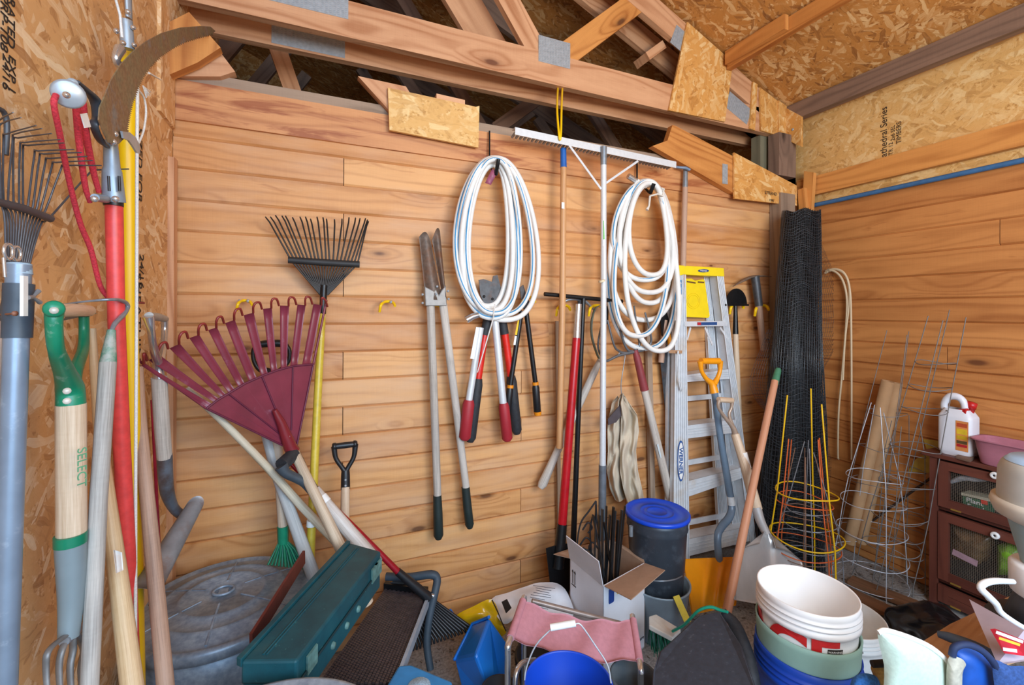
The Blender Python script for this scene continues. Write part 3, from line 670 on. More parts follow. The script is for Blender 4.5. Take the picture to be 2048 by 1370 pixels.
c = PX(137, 188, XP+.02); b = MB(); r = rpx(c, 54); b.lathe([(0, .006), (r*.85, .006), (r, .003), (r, -.006), (r*.8, -.009), (0, -.009)], c, EYE-c, 24); pu = part('pulley', b, mat('#a9b0b6', .35, .8), t_)
c = PX(145, 166, XP+.02); b = MB(); r = rpx(c, 18); b.lathe([(0, .008), (r, .007), (r, -.006)], c, EYE-c, 14); part('pivot', b, GALV, pu)
c = PX(133, 190, XP+.03); b = MB(); r = rpx(c, 13); b.lathe([(0, .006), (r*.7, .005), (r, 0)], c, EYE-c, 12); part('bolt', b, CHROME, pu)
b = MB(); rod(b, [(112, 190, XP+.01, 11), (108, 210, XP+.01, 11), (120, 270, XP, 11), (138, 360, XP-.02, 10), (160, 445, XP-.03, 10), (182, 500, XP-.03, 10), (200, 570, XP-.03, 9), (220, 600, XP-.02, 9)], pl='X', n=8, smooth=5)
rod(b, [(152, 205, XP, 13), (158, 280, XP-.01, 12), (170, 370, XP-.02, 10), (180, 405, XP-.02, 8)], pl='X', n=8, smooth=4)
rod(b, [(165, 205, XP, 13), (172, 270, XP-.01, 13), (186, 340, XP-.02, 11), (198, 385, XP-.02, 9)], pl='X', n=8, smooth=4); part('rope', b, ROPER, t_)
b = MB(); b.prism([PX(u, v, XP+.02) for u, v in ((160, 228), (172, 226), (180, 254), (168, 256))], (.002, -.001, 0)); part('tag', b, PAPER, t_)
t_ = thing('pole_pruner', 'bright yellow pole pruner standing behind the red one, silver head at top', 'pole pruner', 'pole pruners')
XQ = XL+.075
rodp('pole', [(257, 100, XQ, 30), (256, 300, XQ, 29), (259, 640, XQ, 28), (265, 900, XQ, 28), (274, 1390, XQ, 28)], YEL, t_, pl='X', n=18)
b = MB(); rod(b, [(252, 40, XQ+.02, 22), (255, 98, XQ+.02, 24)], pl='X'); rod(b, [(256, -10, XQ+.02, 26), (258, 38, XQ+.02, 24)], pl='X', n=8, flat=.4); hd = part('head', b, mat('#9aa0a6', .4, .6), t_)
b = MB(); rod(b, [(240, 98, XQ+.03, 20), (232, 118, XQ+.03, 14), (240, 132, XQ+.03, 15)], pl='X', smooth=3); part('cleat', b, CHROME, t_)
for (u, v) in ((256, 24), (233, 62), (266, 55), (268, 90), (246, 86)):
    c = PX(u, v, XQ+.035); b = MB(); b.lathe([(0, .006), (.005, .005), (.006, 0), (.006, -.006)], c, EYE-c, 10); part('bolt', b, CHROME, hd)
b = MB(); rod(b, [(229, -10, XQ+.05, 5), (240, 30, XQ+.05, 5), (244, 75, XQ+.05, 5)], pl='X', n=8)
rod(b, [(275, 170, XQ+.04, 6), (274, 300, XQ+.04, 6), (273, 640, XQ+.045, 6), (271, 1000, XQ+.05, 6), (271, 1390, XQ+.06, 6)], pl='X', n=8)
rod(b, [(275, 178, XQ+.04, 5), (288, 196, XQ+.04, 4), (292, 225, XQ+.04, 4), (287, 262, XQ+.04, 4), (277, 287, XQ+.04, 4)], pl='X', n=8, smooth=4)
for k in range(9): rod(b, [(286, 172, XQ+.04, 3), (292+k*1.2, 192-k*1.0+random.random()*6, XQ+.04+k*.001, 1)], pl='X', n=5)
rod(b, [(298, 146, XQ+.04, 5), (322, 160, XQ+.04, 2)], pl='X', n=6); part('cord', b, ROPEW, t_)
# chrome D grip drain shovel
XS = XL+.085
t_ = thing('drain_shovel', 'narrow-bladed rusty shovel with chrome D grip and grey handle in the left corner', 'shovel')
b = MB(); rod(b, [(298, 632, XS+.03, 16), (315, 634, XS+.01, 16), (330, 638, XS-.02, 13)], pl='X', n=12); part('grip', b, mat('#a8a49e', .5, .3), t_)
b = MB(); rod(b, [(297, 632, XS+.03, 20), (302, 660, XS+.03, 13), (306, 690, XS+.02, 14), (315, 725, XS, 18), (318, 758, XS, 21)], pl='X', n=12, smooth=5); rod(b, [(329, 640, XS-.02, 13), (329, 665, XS-.02, 12), (326, 700, XS-.01, 12), (320, 730, XS, 14)], pl='X', n=10, smooth=4)
part('yoke', b, CHROME, t_)
rodp('handle', [(318, 755, XS, 27), (324, 850, XS, 27), (329, 915, XS, 26)], WORN, t_, pl='X', n=16)
rodp('neck', [(329, 910, XS, 27), (331, 950, XS, 26), (335, 985, XS, 24), (347, 1015, XS+.01, 18), (364, 1030, XS+.03, 18), (378, 1034, XS+.05, 16)], mat('#6f7680', .35, .8, .15, 25, .2, '#5a4438', 14, .58), t_, pl='X', n=14, smooth=5)
def trough(name, a, c, wa, wc, dep, m, parent, up=(0, 0, 1), n=14, pl='X', tap=None):
    A, C = PW(*a, pl=pl), PW(*c, pl=pl); d = (C-A).normalized(); sd = d.cross(V(up)).normalized(); o = sd.cross(d).normalized()
    def f(i, j):
        t = j*2-1; wd = wa+(wc-wa)*i
        if tap: wd *= tap(i)
        return lp(A, C, i)+sd*t*wd+o*(t*t-1)*dep*(wd/max(wa, wc))
    b = MB(); b.grid(f, n, 12, .0022); return part(name, b, m, parent)
_A, _C = PX(389, 1012, XS+.075), PX(283, 1195, XS+.02); _d = (_C-_A).normalized(); _v = ((_A+_C)/2-EYE); _v = (_v-_d*_v.dot(_d)).normalized(); _s = _d.cross(_v)
def _ch(i, j):
    a = (j-.5)*math.radians(270); r = .023+.012*i; return lp(_A, _C, i)-_v*math.cos(a)*r+_s*math.sin(a)*r-_d*(.02*math.cos(a)*(1-i)**6)
b = MB(); b.grid(_ch, 16, 20, .002); part('blade', b, mat('#8f9296', .42, .5, .22, 14, .3, '#7b5a48', 10, .58), t_)
# ================================================================ back wall
BW = WY-.02
def hookp(u, v, name='hook', y=None, w=1.0, parent=None):
    y = y or BW; b = MB(); rod(b, [(u-14*w, v+20, y-.05, 5), (u-11*w, v+6, y-.06, 6), (u-4, v, y-.03, 6), (u+6, v-1, y-.02, 6), (u+14*w, v+2, y-.04, 6), (u+17*w, v+8, y-.06, 5)], n=8, smooth=4); return b
for (u, v, wh) in ((487, 602, 'behind the maroon rake tines'), (773, 604, 'beside the post hole digger')):
    t_ = thing('tool_hook', 'empty yellow rubber coated hook screwed to the plank wall '+wh, 'hook', 'yellow tool hooks')
    part('hook', hookp(u, v), YEL, t_)
    for du in (-8, 9):
        c = PY(u+du, v, BW-.035); b = MB(); b.lathe([(0, .006), (.006, .004), (.006, -.006)], c, (0, -1, .3), 10); part('screw', b, GALV, t_)
for (u, v, wh) in ((1125, 612, 'holding the black mattock head'), (1190, 612, 'holding the sickle'), (1472, 608, 'holding the half-moon edger'), (868, 612, 'behind the post hole digger'), (1055, 596, 'holding the small orange and black lopper'), (1660, 545, 'on the corner behind the bent canes'), (1522, 612, 'holding the old pick')):
    solo('tool_hook', hookp(u, v, w=.9 if u < 1600 else .3, y=BW-(.08 if u > 1600 else 0)), YEL, 'yellow rubber coated tool hook '+wh, 'hook', 'yellow tool hooks')
# metal leaf rake with yellow handle
t_ = thing('leaf_rake', 'black wire leaf rake with yellow handle hung head up on the plank wall', 'rake', 'metal leaf rakes')
tp = [(531, 434), (541, 434), (551, 431), (564, 432), (571, 432), (585, 435), (600, 434), (611, 434), (621, 438), (634, 434), (646, 435), (653, 438), (669, 439), (684, 438), (698, 435), (711, 436), (720, 437), (731, 437), (735, 440), (737, 443)]
BT = mat('#3a3735', .5, .5, .15, 60, .2)
for k, (u, v) in enumerate(tp):
    f = k/19; bx = 583+f*132; bv = 522+f*6; b = MB()
    kx = u+(8-12*f); rod(b, [(641+f*14, 590, BW-.06, 3.4), (bx, bv, BW-.075, 3.4), (kx, v+10, BW-.05, 3), (u, v, BW-.09, 2.6)], n=6); part('tine', b, BT, t_)
b = MB(); rod(b, [(576, 520, BW-.078, 13), (648, 525, BW-.078, 14), (719, 529, BW-.078, 13)], n=8); part('spreader_bar', b, mat('#2f2e2e', .6, .3), t_)
rodp('socket', [(648, 570, BW-.062, 14), (645, 628, BW-.062, 13)], BLKM, t_)
rodp('handle', [(645, 622, BW-.06, 13), (637, 760, BW-.1, 15), (620, 1125, 1.88, 17), (616, 1230, 1.84, 17)], YELP, t_, n=14)
rodp('sticker', [(623, 1040, 1.89, 18), (622, 1052, 1.89, 18)], PAPER, t_)
# maroon plastic rake
t_ = thing('leaf_rake', 'wide maroon plastic fan rake leaning with its head up', 'rake')
def RY(u): return 1.60+(u-275)/375*.34
bd = [(396, 815), (415, 818), (457, 787), (488, 768), (526, 751), (556, 740), (586, 732), (626, 728), (632, 727)]
tips = [(276, 720), (289, 711), (331, 687), (371, 666), (409, 650), (443, 636), (480, 620), (519, 607), (553, 600), (588, 598), (620, 597), (653, 597)]
ap = (588, 903)
def MP(u, v, dy=0): return PY(u, v, RY(u)+dy)
pl = [ (415, 816), (457, 787), (488, 768), (526, 751), (556, 740), (586, 732), (628, 727), (640, 690), (650, 600), (655, 600), (604, 880), (594, 903), (582, 903), (276, 724), (278, 716)]
b = MB()
bdp = [(413, 817), (435, 800), (457, 787), (488, 768), (526, 751), (556, 740), (586, 732), (627, 728)]
for i in range(7):
    b.prism([MP(*bdp[i]), MP(*bdp[i+1]), MP(593, 898), MP(582, 898)], (0, .003, 0))
part('fan_plate', b, MAROON, t_)
b = MB(); b.tube([MP(u, v, -.004) for u, v in bdp], .004, 8); b.tube([MP(413, 817, -.004), MP(584, 900, -.004)], .0035, 8); b.tube([MP(627, 728, -.004), MP(592, 900, -.004)], .0035, 8); b.tube([MP(457, 787, -.004), MP(560, 868, -.004)], .0025, 6); b.tube([MP(586, 732, -.004), MP(583, 860, -.004)], .0025, 6); b.tube([MP(524, 752, -.004), MP(560, 840, -.004)], .003, 6)
part('rib', b, mat('#64243a', .4, 0, .1), t_)
def onb(f):
    s_ = f*(len(bdp)-1); i = min(int(s_), len(bdp)-2); return lpx(bdp[i], bdp[i+1], s_-i)
nT = 11
for k in range(nT):
    f0, f1_ = (k+.12)/nT, (k+.74)/nT; a, c = onb(f0), onb(f1_)
    s_ = (k+.05)/nT*(len(tips)-1); i = int(s_); e = lpx(tips[i], tips[i+1], s_-i); s2 = (k+.58)/nT*(len(tips)-1); i2 = int(s2); g = lpx(tips[i2], tips[i2+1], s2-i2)
    e2 = (e[0]+5, e[1]+11); g2 = (g[0]+4, g[1]+13)
    b = MB(); A, C_, E_, G_ = MP(*a), MP(*c), MP(*e2, -.012), MP(*g2, -.012)
    b.grid(lambda i, j: lp(lp(A, E_, i), lp(C_, G_, i), j)+V((0, -.006*math.sin(i*math.pi)+.004*abs(2*j-1), 0)), 6, 4, .002)
    part('tine', b, MAROON, t_)
    if k < nT:
        s3 = min(.999, (k+1.05)/nT)*(len(tips)-1); i3 = int(s3); h = lpx(tips[i3], tips[i3+1], s3-i3) if k < nT-1 else (652, 602)
        b = MB(); P = [MP(*g2, -.012), MP(g[0]+4, g[1]+1, -.04), MP((g[0]+h[0])/2, (g[1]+h[1])/2-4, -.045), MP(h[0]-1, h[1]-1, -.04), MP(h[0]+3, h[1]+11, -.012)]
        b.tube(cr(P, 3), .004, 6, flat=1); part('tip_loop', b, mat('#8b2f2a', .45, 0, .1), t_)
b = MB(); b.tube([MP(276, 720), MP(413, 817)], .004, 6); b.tube([MP(653, 600), MP(627, 728)], .0045, 6); part('edge_rib', b, MAROON, t_)
b = MB(); rod(b, [(549, 820, RY(549)-.015, 10), (562, 845, RY(560)-.015, 17), (580, 893, RY(580)-.015, 25), (586, 903, RY(586)-.015, 27)], n=14); part('socket', b, mat('#7c2028', .35, 0, .06), t_)
b = MB(); c = PY(577, 873, RY(577)-.032); b.lathe([(0, .004), (.005, .003), (.006, -.002)], c, (0, -1, .3), 10); part('bolt', b, GALV, t_)
rodp('handle', [(584, 895, RY(584)-.01, 18), (635, 1000, 1.76, 20), (694, 1122, 1.735, 23), (735, 1207, 1.72, 24)], wood('rake_handle', '#d0bba0', '#9a8066', '#6b5540', 3, .1, .2, .6, grain=1.3, streak=3.5), t_, n=14)
# post hole digger
yp = BW-.05
t_ = thing('post_hole_digger', 'rusty clamshell post hole digger hung upside down with black grips', 'post hole digger')
def clam(pa, pb, pc, pd, dep, name):
    A, B_, C_, D_ = [PY(u, v, yp) for u, v in (pa, pb, pc, pd)]; b = MB()
    def f(i, j):
        l, r = lp(A, D_, i), lp(B_, C_, i); p = lp(l, r, j); s = math.sin(j*math.pi)
        topcut = (1-i)*.0
        return p+V((0, -dep*s*(.5+.5*i), .03*s*(1-i)**3))
    b.grid(f, 10, 10, .002); return part(name, b, RUST, t_)
clam((838, 474), (861, 482), (885, 600), (851, 600), .03, 'blade'); clam((864, 480), (880, 462), (893, 600), (884, 590), .03, 'blade')
b = MB(); b.prism([PY(u, v, yp-.028) for u, v in ((849, 572), (868, 582), (872, 578), (878, 590), (884, 580), (892, 570), (894, 612), (851, 612))], (0, .05, 0)); ck = part('bracket', b, mat('#8a8682', .45, .5, .12, 40, .2), t_, bevel=.004)
for (u, v) in ((845, 589), (845, 606), (872, 588), (896, 582), (897, 598), (874, 573)):
    c = PY(u, v, yp-.03); b = MB(); b.lathe([(0, .006), (.005, .005), (.006, 0), (.005, -.006)], c, (0, -1, .2), 8); part('bolt', b, GALV, ck)
rodp('handle', [(861, 612, yp-.005, 17), (875, 992, yp+.0, 16)], WORN, t_); rodp('handle', [(886, 608, yp-.005, 17), (932, 974, yp, 15)], WORN, t_)
rodp('grip', [(874.5, 990, yp, 17), (876, 1030, yp, 19), (877, 1070, yp, 20), (877, 1078, yp, 12)], mat('#1f2b29', .55, 0, .1), t_); rodp('grip', [(931, 974, yp, 17), (935, 1015, yp, 18), (939, 1048, yp, 18), (940, 1056, yp, 11)], mat('#1f2b29', .55, 0, .1), t_)
# long handled shears and loppers
def lopper(label, lh, rh, hm, bands, grips, y, jaw=None, g=None, name='lopper', jm=None):
    t_ = thing(name, label, name, g)
    if jaw:
        for pts, dy in jaw:
            b = MB(); b.prism([PY(u, v, y+dy) for u, v in pts], (0, -.005, 0)); part('blade', b, jm or DKST, t_)
    for h, gr in ((lh, grips[0]), (rh, grips[1])):
        rodp('handle', [(h[0][0], h[0][1], y, h[2]), (h[1][0], h[1][1], y, h[2])], hm, t_)
        rodp('grip', [(gr[0][0], gr[0][1], y, gr[2]*.8), (lpx(gr[0], gr[1], .1)+(y, gr[2])), (lpx(gr[0], gr[1], .93)+(y, gr[2])), (gr[1][0], gr[1][1], y, gr[2]*.6)], gr[3], t_)
    return t_
RG = mat('#a3242f', .55, 0, .06)
y1 = BW-.075
t_ = lopper('silver aluminium lopper with dark red grips hanging below the left hose coil', ((961, 655), (937, 806), 14), ((990, 640), (1006, 806), 15), ALU, 0,
   (((938, 800), (929, 880), 24, RG), ((1007, 806), (1015, 882), 22, RG)), y1,
   jaw=[([(960, 590), (957, 560), (966, 558), (984, 564), (990, 590), (996, 602), (985, 612), (970, 612)], 0), ([(982, 570), (986, 552), (994, 550), (1001, 575), (1000, 600), (990, 606)], .006)])
for (u, v) in ((968, 593), (985, 598)):
    c = PY(u, v, y1-.006); b = MB(); b.lathe([(0, .005), (.006, .004), (.007, 0)], c, (0, -1, .2), 10); part('bolt', b, BLKM, t_)
b = MB(); b.bar(PY(957, 655, y1-.012), PY(945, 718, y1-.012), .024, .001); part('sticker', b, PAPER, t_)
y2 = BW-.035
t_ = lopper('red lopper with long black foam grips hanging behind the silver lopper', ((973, 645), (955, 765), 15), ((1006, 640), (1022, 755), 15), mat('#d8281e', .3), 0,
   (((956, 757), (940, 884), 22, BLKR), ((1022, 752), (1034, 868), 21, BLKR)), y2)
rodp('sleeve', [(975, 640, y2, 19), (969, 670, y2, 18)], BLKR, t_); rodp('sleeve', [(1003, 635, y2, 19), (1009, 668, y2, 18)], BLKR, t_)
t_ = lopper('slim black hedge shears with orange bands hanging right of the red lopper', ((1043, 622), (1020, 775), 10), ((1052, 620), (1071, 768), 10), BLKM, 0,
   (((1020, 775), (1014, 830), 14, BLKP), ((1071, 770), (1075, 828), 15, BLKP)), BW-.055, name='shears',
   jaw=[([(1039, 575), (1045, 570), (1056, 612), (1050, 622), (1043, 612)], 0), ([(1046, 570), (1052, 590), (1060, 608), (1054, 622)], .006)])
for q in ([(1021, 770, BW-.055, 13), (1020.5, 776, BW-.055, 13)], [(1070.5, 764, BW-.055, 13), (1071, 770, BW-.055, 13)], [(1075, 823, BW-.055, 16), (1075.5, 830, BW-.055, 14)], [(1052, 618, BW-.055, 12), (1053, 624, BW-.055, 12)]): rodp('band', q, ORNG, t_)
b = MB(); b.bar(PY(1041, 630, BW-.063), PY(1033, 670, BW-.063), .018, .001); part('sticker', b, YEL, t_)
b = MB(); b.bar(PY(1033, 672, BW-.063), PY(1030, 690, BW-.063), .018, .001); part('sticker', b, PAPER, t_)
# hoses
STR = mat('#3f8fc0', .45)
def hose(label, hk, loops, y, w, rim, extra):
    t_ = thing('garden_hose', label, 'hose', 'white hoses on hooks'); rnd = random.Random(5)
    for k, (L, R_, T_, B_, cx, bx, dy) in enumerate(loops):
        P = []
        for a in range(28):
            th = a/28*2*math.pi; s_, c_ = math.sin(th), math.cos(th)
            hv = (1-c_)/2; v = T_+(B_-T_)*hv
            half = (R_-L)/2; mid = (L+R_)/2
            cen = cx*(1-hv)**2.2+bx*hv**2.2+mid*(1-(1-hv)**2.2-hv**2.2)
            wd = half*(abs(s_)**.85)*(1 if s_ > 0 else -1)*(.80+.28*hv)
            P.append(PY(cen+wd, v, y+dy+.012*math.sin(th*2+k)+ (.0 if hv > .05 else -.01)))
        P = cr(P, 3, closed=True); r = w/2*(P[0]-EYE).dot(FW)/F
        b = MB(); b.tube(P, r, 10, closed=True); lo = part('loop', b, HOSEW, t_)
        if k in extra:
            b = MB(); b.tube([p+(EYE-p).normalized()*r*.82+V((0, 0, r*.35)) for p in P], r*.28, 6, closed=True); part('stripe', b, STR, lo)
    return t_
hy = BW-.10
t_ = hose('neat tall coil of white hose hanging on the left, above the loppers', 0,
  [(905, 1030, 318, 636, 985, 985, 0), (914, 1022, 322, 622, 985, 980, -.012), (922, 1014, 326, 612, 985, 975, .012), (900, 1062, 320, 630, 988, 1000, .005), (926, 1040, 318, 626, 990, 990, -.016), (912, 1076, 316, 640, 990, 1010, .02), (930, 1022, 330, 618, 987, 985, .02)], hy, 11, 0, (0, 3, 4))
rodp('connector', [(932, 640, hy-.03, 15), (945, 633, hy-.03, 13), (957, 630, hy-.03, 11)], CHROME, t_)
b = MB(); rod(b, [(994, 354, hy-.02, 3), (990, 600, hy-.03, 2), (988, 620, hy-.035, 2)], n=5); b = MB(); rod(b, [(990, 608, hy-.03, 3), (987, 628, hy-.04, 3), (985, 642, hy-.03, 3), (962, 720, hy-.03, 2.5), (955, 745, hy-.03, 2)], n=6, smooth=3); part('twine', b, ROPEW, t_)
b = MB(); b.grid(lambda i, j: PY(984+j*12-i*14, 338+i*28+j*4, hy-.035-.006*math.sin(i*5)), 8, 2, .0006); part('tag', b, mat('#9c4f6a', .5, 0, .3, 40), t_)
t_ = hose('loose tangled coil of white hose hanging on the right, beside the ladder', 0,
  [(1216, 1332, 366, 560, 1290, 1290, 0), (1232, 1345, 362, 585, 1292, 1300, -.01), (1240, 1338, 366, 606, 1295, 1300, .012), (1214, 1352, 364, 640, 1290, 1290, .02), (1226, 1338, 362, 672, 1295, 1275, -.02), (1206, 1349, 370, 697, 1298, 1290, .025), (1240, 1350, 366, 702, 1298, 1320, -.03), (1250, 1330, 368, 550, 1298, 1305, -.03)], hy, 10.5, 0, (0, 4, 5))
rodp('connector', [(1256, 352, hy-.02, 11), (1272, 362, hy-.02, 11)], CHROME, t_)
rodp('lead', [(1270, 361, hy-.02, 11), (1284, 368, hy-.02, 11), (1294, 372, hy-.03, 11)], HOSEW, t_, smooth=3)
b = MB(); rod(b, [(1300, 392, hy-.05, 4), (1315, 388, hy-.05, 4), (1325, 392, hy-.05, 4), (1328, 378, hy-.05, 4), (1322, 376, hy-.05, 4)], n=6); rod(b, [(1300, 392, hy-.05, 5), (1298, 412, hy-.05, 4), (1294, 420, hy-.05, 7)], n=6); part('clip', b, mat('#d8d0c4', .6), t_)
for (u, v, u0, wh) in ((995, 340, 979, 'left'), (1304, 375, 1274, 'right')):
    b = MB(); rod(b, [(u0, 262 if u0 < 1000 else 322, BW-.01, 3.5), (u0, 330, BW-.02, 3.5), (u-6, v+10, BW-.06, 5), (u-3, v+8, hy-.04, 8), (u+2, v-22, hy-.06, 8)] if u0 < 1000 else [(u0, 322, BW-.01, 3.5), (u0, 358, BW-.02, 3.5), (u-6, v+10, BW-.06, 5), (u-3, v+10, hy-.04, 8), (u+4, v-8, hy-.06, 8)], n=8); solo('hook', b, BLKM, 'black steel hook carrying the %s hose coil'%wh, 'hook', 'black hose hooks')
# pole with blue cap
t_ = thing('broom_handle', 'long honey coloured wooden pole with blue top hanging between the hoses', 'handle')
rodp('handle', [(1127, 333, BW-.10, 12), (1125, 600, BW-.10, 13), (1119, 896, BW-.10, 13)], HONEY, t_); rodp('cap', [(1126.5, 297, BW-.10, 12), (1127, 335, BW-.10, 13)], BLUE, t_)
b = MB(); c = PY(1126, 411, BW-.117); b.box(c, (.008, 0, 0), (0, .0005, 0), (0, 0, .016)); part('sticker', b, PAPER, t_)
b = MB(); b.bar(PY(1114, 642, BW-.012), PY(1119, 1120, BW-.012), .02, .012); solo('lath', b, W_old, 'thin weathered lath standing on the wall behind the honey coloured pole', 'lath')
# aluminium landscape rake
ya = BW-.15
t_ = thing('landscape_rake', 'wide aluminium landscape rake standing head up with a silver pole', 'rake')
b = MB(); A, C_ = PY(1030, 262, ya), PY(1352, 330, ya); ax = (C_-A).normalized()
b.bar(A, C_, .034, .004, (0, 1, 0)); b.bar(A+V((0, .018, .017)), C_+V((0, .018, .017)), .038, .003, (0, 0, 1)); part('head_bar', b, ALU, t_)
for k in range(46):
    p = lp(A, C_, (k+.5)/46); b = MB(); b.bar(p+V((0, .006, .004)), p+V((0, .062, -.006)), .009, .009, (1, 0, 0)); part('tooth', b, mat('#8b8f94', .4, .7), t_)
for (a, c) in (((1138, 290), (1202, 378)), ((1276, 322), (1212, 366))):
    b = MB(); b.bar(PY(*a, ya-.006), PY(*c, ya-.006), .011, .003); part('brace', b, ALU, t_)
rodp('ferrule', [(1207, 294, ya-.006, 14), (1207, 330, ya-.006, 12)], STEEL, t_)
rodp('pole', [(1207, 325, ya-.004, 12), (1207, 600, ya, 12), (1205, 938, ya, 13)], ALU, t_, n=16); rodp('lower_pole', [(1205, 930, ya, 15), (1204, 1150, ya-.01, 17)], mat('#6c737b', .5, .5, .15), t_, n=16)
b = MB(); c = PY(1209, 460, ya-.016); b.box(c, (.006, 0, 0), (0, .0005, 0), (0, 0, .048)); part('sticker', b, mat('#57c24a', .5), t_); b = MB(); c = PY(1209, 525, ya-.016); b.box(c, (.006, 0, 0), (0, .0005, 0), (0, 0, .085)); part('sticker', b, PAPER, t_)
b = MB(); rod(b, [(1203, 560, ya-.012, 13), (1204, 564, ya-.012, 13)]); part('tape', b, mat('#d9c9a8', .6), t_)
b = MB(); q = T1Y-.01
rod(b, [(1116, 168, T1Y+.05, 4), (1114, 215, 2.03, 4.5), (1117, 260, ya, 4.5), (1120, 280, ya-.01, 4.5), (1122, 262, ya, 4.5), (1123, 215, 2.03, 4.5), (1125, 168, T1Y+.05, 4)], n=8, smooth=4)
solo('cord', b, YEL, 'yellow cord loop hanging from the truss down to the aluminium rake', 'cord')
# spade, T bar, mattock, sickle
ys = BW-.13
t_ = thing('drain_spade', 'long spade with red shaft, silver top and narrow black blade', 'spade')
rodp('shaft', [(1153, 676, ys, 16), (1124, 1052, ys-.04, 18)], mat('#b3141f', .28), t_); rodp('sleeve', [(1157, 608, ys, 13), (1153, 680, ys, 15)], CHROME, t_)
rodp('socket', [(1124, 1048, ys-.04, 20), (1116, 1135, ys-.06, 24)], BLKM, t_)
b = MB(); b.prism([PY(u, v, ys-.05) for u, v in ((1092, 1097), (1128, 1086), (1142, 1090), (1146, 1150), (1135, 1196), (1106, 1196), (1100, 1165))], (0, .004, 0)); part('blade', b, BLKM, t_)
b = MB(); b.bar(PY(1148, 735, ys-.018), PY(1144, 780, ys-.018), .018, .001); b.bar(PY(1141, 812, ys-.02), PY(1140, 835, ys-.02), .02, .001); 
b1 = MB(); b1.bar(PY(1150, 765, ys-.018), PY(1146, 797, ys-.02), .02, .001); part('sticker', b1, mat('#c65a68', .5), t_); b1 = MB(); b1.bar(PY(1143, 815, ys-.02), PY(1141, 839, ys-.022), .02, .001); part('sticker', b1, PAPER, t_)
t_ = thing('t_handle_bar', 'black steel bar with a long T cross handle standing by the red spade', 'tool')
yb = BW-.07
rodp('cross_bar', [(1089, 588, yb, 8.5), (1244, 603, yb, 8.5)], BLKM, t_); rodp('shaft', [(1167, 597, yb, 9), (1158, 800, yb, 10), (1144, 1150, yb, 12)], BLKM, t_)
t_ = thing('mattock', 'small black mattock head resting on a yellow hook behind the poles', 'mattock')
b = MB(); rod(b, [(1120, 612, BW-.04, 5), (1132, 601, BW-.045, 11), (1150, 598, BW-.045, 14), (1168, 602, BW-.045, 12), (1180, 612, BW-.045, 8), (1190, 622, BW-.04, 5)], n=8, smooth=4, flat=.5); part('head', b, STEEL, t_)
rodp('eye', [(1162, 600, BW-.045, 14), (1161, 616, BW-.045, 13)], DKST, t_)
t_ = thing('sickle', 'old sickle with grey green curved blade and slanting weathered handle', 'sickle')
b = MB(); rod(b, [(1202, 610, BW-.05, 4), (1190, 618, BW-.05, 6), (1183, 645, BW-.05, 8), (1184, 675, BW-.05, 8), (1193, 705, BW-.05, 8), (1201, 722, BW-.05, 9)], n=8, smooth=5, flat=.45); part('blade', b, mat('#6b7264', .5, .5), t_)
rodp('handle', [(1201, 718, BW-.05, 10), (1188, 745, BW-.05, 15), (1110, 912, BW-.05, 15), (1085, 968, BW-.05, 19), (1080, 976, BW-.05, 12)], WORN, t_)
rodp('grip_block', [(1213, 612, BW-.02, 9), (1212, 648, BW-.02, 9)], BLKM, t_)
# pitchfork
yf = BW-.09
t_ = thing('pitchfork', 'manure fork hung tines up with maroon ferrule and worn grey handle', 'fork')
for q in ([(1268, 704), (1237, 711), (1213, 722), (1204, 715), (1196, 690), (1205, 640)], [(1268, 704), (1250, 706), (1238, 702), (1228, 690), (1215, 640)], [(1270, 704), (1256, 700), (1246, 680), (1240, 650), (1236, 610)], [(1270, 702), (1279, 688), (1274, 660), (1268, 612)], [(1271, 703), (1292, 698), (1302, 684), (1300, 664), (1290, 625)]):
    b = MB(); n_ = len(q)-1; rod(b, [(u, v, yf-(.02 if i > 2 else 0), 6-2.2*i/n_) for i, (u, v) in enumerate(q)], n=7, smooth=4); part('tine', b, mat('#6f7174', .4, .8), t_)
rodp('ferrule', [(1270, 700, yf, 10), (1274, 715, yf, 14), (1289, 780, yf, 17)], mat('#8a3a3e', .5, .2, .1), t_); rodp('handle', [(1288, 776, yf, 15), (1345, 1015, yf, 17)], WORN, t_)
b = MB(); b.bar(PY(1316, 888, yf-.02), PY(1323, 915, yf-.02), .018, .001); part('sticker', b, mat('#c7d3d6', .6), t_)
b = MB(); b.bar(PY(1296, 640, BW-.012), PY(1304, 1005, BW-.012), .034, .02); solo('stake', b, W_old, 'flat grey wooden stake against the wall beside the pitchfork handle', 'stake')
t_ = thing('pruning_saw', 'dark pruning saw with brown wooden handle hanging behind the right hose', 'saw')
b = MB(); b.prism([PY(u, v, BW-.02) for u, v in ((1318, 700), (1334, 690), (1342, 780), (1340, 832), (1330, 820))], (0, -.003, 0)); part('blade', b, DKST, t_)
b = MB(); rod(b, [(1330, 640, BW-.03, 10), (1325, 690, BW-.03, 12), (1322, 725, BW-.03, 12)], smooth=3); part('handle', b, BRN, t_)
t_ = thing('shears', 'black steel shears with dark blades hanging behind the right hose near the ladder', 'shears')
b = MB(); b.prism([PY(u, v, BW-.03) for u, v in ((1318, 622), (1330, 618), (1338, 650), (1330, 690), (1322, 670))], (0, -.01, 0)); part('blade', b, BLKM, t_)
rodp('handle', [(1334, 655, BW-.04, 9), (1342, 700, BW-.04, 9)], ORNG, t_)
